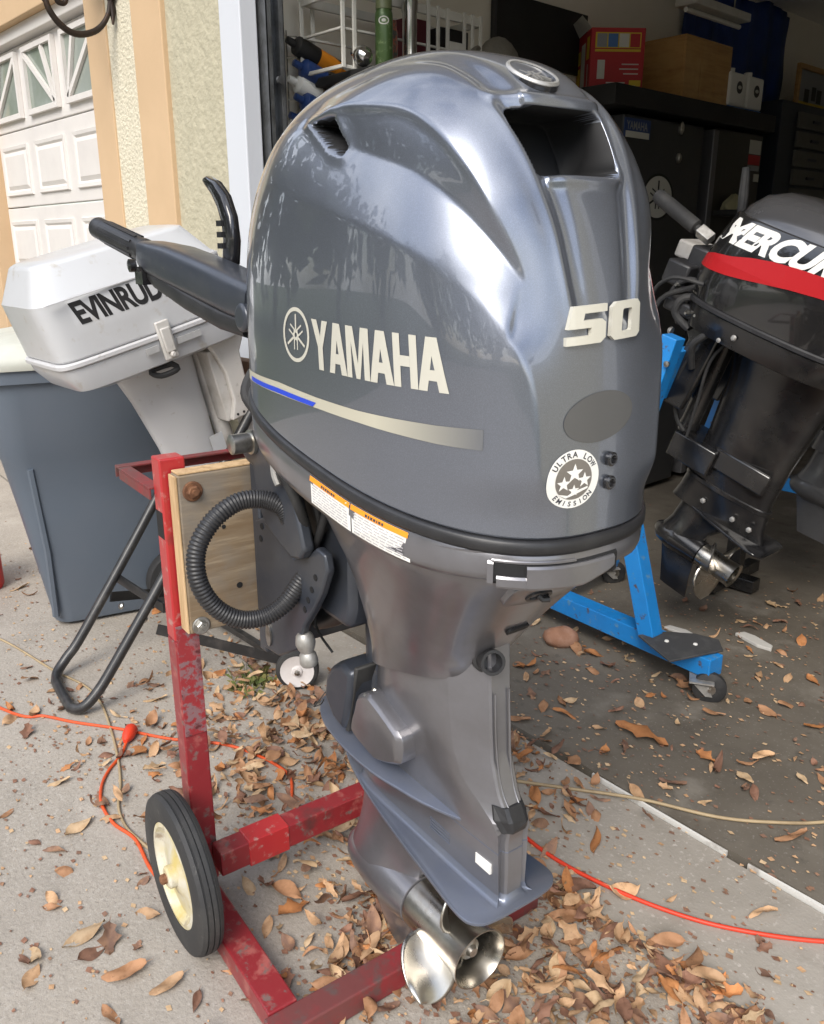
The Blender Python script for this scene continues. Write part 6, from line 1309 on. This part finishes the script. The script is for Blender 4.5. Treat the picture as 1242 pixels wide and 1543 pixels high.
# (centre x, y, spread along x, spread along y, count, tilt): drifts read off the driveway
drifts = [(-1.95, 1.28, .20, .10, 240), (-1.70, 1.15, .18, .12, 300), (-1.48, .98, .15, .12, 240), (-1.78, .92, .16, .10, 150), (-1.35, 1.22, .14, .12, 200), (-1.20, 1.05, .13, .10, 130), (-1.30, 1.52, .12, .07, 110), (-1.08, 1.38, .10, .10, 90),
          (-1.02, .78, .05, .09, 150), (-1.08, .93, .06, .07, 90), (-.90, .86, .06, .06, 70), (-.80, 1.00, .10, .08, 130), (-.72, .86, .08, .07, 110), (-.62, 1.02, .09, .07, 110), (-.52, 1.12, .08, .05, 70), (-.45, 1.20, .07, .03, 60), (-.60, 1.20, .16, .012, 90), (-.88, 1.20, .10, .02, 70), (-.80, 1.14, .12, .05, 80),
          (-2.25, .85, .20, .12, 30), (-1.5, .45, .5, .18, 40), (-2.2, 1.2, .3, .15, 40), (-1.2, .45, .2, .2, 20), (-2.6, .6, .4, .25, 25), (-3.3, .9, .3, .15, 14), (-1.98, .66, .15, .1, 14),
          (-1.15, 2.0, .35, .25, 42), (-.75, 2.0, .25, .25, 26), (-1.05, 2.55, .40, .30, 40), (-1.45, 2.25, .25, .12, 40), (-.6, 2.6, .3, .4, 20), (-1.3, 3.0, .4, .4, 16), (-1.30, 1.75, .25, .12, 20), (-.75, 1.40, .25, .10, 16)]
for x, y, sx, sy, n in drifts:
    for _ in range(int(n*(.50 if n > 60 else .9))): leaves.append((rl.gauss(x, sx), rl.gauss(y, sy), n > 60))
leaves = [(x, y, d) for x, y, d in leaves if not (-1.36 < x < -1.24 and .55 < y < .66)]
big = [(-1.075, 1.83, 1.75, 4, 'big curled orange leaf on the garage floor beyond the pale edge', 0), (-.80, 1.98, 1.25, 1, 'tan crumpled leaf on the garage floor at the right', 3), (-.86, 1.85, 1.1, 2, 'dark flat leaf lying below the tan crumpled leaf', 1), (-.63, 1.98, 1.2, 0, 'brown leaf near the right edge of the garage floor', 2), (-1.25, .775, 1.5, 0, 'large upright brown leaf inside the red stand frame', 4), (-1.20, .765, 1.2, 4, 'curved orange leaf lying at the foot of the upright leaf', 5),
       (-1.95, .78, 1.2, 4, 'orange leaf caught under the black tube of the cart', 6), (-.845, 1.24, 1.3, 2, 'brown leaf leaning beside the red orange cord', 8), (-.77, 1.30, 1.2, 1, 'long tan leaf lying just above the red orange cord', 9), (-.80, 1.20, 1.1, 0, 'reddish leaf on the joint near the ventilation plate', 10), (-1.28, .44, 1.1, 0, 'brown leaf alone on the concrete right of the wheel', 11), (-1.42, .42, 1.0, 3, 'pale papery leaf alone on the concrete under the wheel', 12), (-1.75, .54, 1.1, 3, 'straw coloured narrow leaf alone on the left concrete', 13)]
for x, y, s_, c, lab, v in big:
    o = bpy.data.objects.new('fallen_leaf', leaf_me(v, c)); COL.objects.link(o); o.location = (x, y, floor_z(x, y)+.002); o.scale = (s_*(1.25 if s_ > 1.6 else 1), s_*(1.6 if s_ > 1.6 else 1.1), s_); o.rotation_euler = (rl.uniform(-.25, .25), rl.uniform(-.25, .25), rl.uniform(0, 6.28)); tag(o, lab, 'leaf')
cp = Vector((0, 0, 1.3))
leaves.sort(key=lambda q: (Vector((q[0], q[1], 0))-cp).length)
fwd = Vector((-math.cos(R(42.3)), math.sin(R(42.3)), 0)); rgt = Vector((fwd.y, -fwd.x, 0))
def seen(x, y):
    v = Vector((x, y, 0)); f = v.dot(fwd); s_ = v.dot(rgt); dep = f*math.cos(PITCH)+1.3*math.sin(PITCH)
    return abs(s_/dep) < .49 and (1.3*math.cos(PITCH)-f*math.sin(PITCH))/dep < .62
SV, SF, SM = [], [], []; n_ind = 0
for q, (x, y, dense) in enumerate(leaves):
    k = rl.randrange(14); c = rl.choices(range(6), (26, 24, 16, 15, 9, 10))[0]; s_ = rl.choice((.35, .5, .6, .75, .85, 1.0))*rl.uniform(.85, 1.1)
    z = floor_z(x, y)+.001+(rl.random()**2*.026 if dense else 0)
    e = (rl.gauss(0, .45 if dense else .2)+(math.pi if rl.random() < .35 else 0), rl.gauss(0, .4 if dense else .2), rl.uniform(0, 6.28))
    if e[0] > 1.6 or e[0] < -1.6: z += .012*s_
    if n_ind < 285 and seen(x, y) and (not dense or rl.random() < .45):
        o = bpy.data.objects.new('fallen_leaf', leaf_me(k, c)); COL.objects.link(o); o.location = (x, y, z); o.scale = (s_, s_, s_); o.rotation_euler = e
        tag(o, 'small dry brown leaf lying loose on the concrete', 'leaf', 'dry leaves scattered over the driveway'); n_ind += 1
    else:
        mm = mtx((x, y, z), e, (s_, s_, s_)); V, F = variants[k]; n = len(SV)
        SV += [tuple(mm @ Vector(p)) for p in V]; SF += [tuple(i+n for i in f) for f in F]; SM += [c]*len(F)
me = bpy.data.meshes.new('leaf_litter'); me.from_pydata(SV, [], SF)
for m_ in LM: me.materials.append(m_)
me.polygons.foreach_set('material_index', SM); me.polygons.foreach_set('use_smooth', [True]*len(SF))
o = bpy.data.objects.new('leaf_litter', me); COL.objects.link(o); tag(o, 'drifts of dry brown leaf litter over the concrete', 'leaf litter', kind='stuff')
# grit: tiny crumbs of broken leaf
V = []; F = []; rng = np.random.default_rng(11)
for k in range(8000):
    x = rng.uniform(-3.6, .1); y = rng.uniform(.3, 3.2)
    if rng.random() < .55: d = drifts[rng.integers(0, len(drifts))]; x, y = rng.normal(d[0], d[2]*1.7), rng.normal(d[1], d[3]*1.7)
    s_ = rng.uniform(.0015, .0065) if rng.random() < .75 else rng.uniform(.006, .010); a = rng.uniform(0, 6.28); z = floor_z(x, y)+.001; n = len(V)
    V += [(x+s_*math.cos(a+t), y+s_*math.sin(a+t)*.7, z+rng.uniform(0, .003)) for t in (0, 1.7, 3.3, 4.8)]; F.append((n, n+1, n+2, n+3))
me = bpy.data.meshes.new('leaf_crumbs'); me.from_pydata(V, [], F)
for m_ in (LM[2], LM[1], LM[3], LM[5]): me.materials.append(m_)
me.polygons.foreach_set('material_index', [int(q) for q in rng.integers(0, 4, len(F))])
o = bpy.data.objects.new('leaf_crumbs', me); COL.objects.link(o); tag(o, 'crumbs of broken leaf over the concrete', 'leaf litter', kind='stuff')
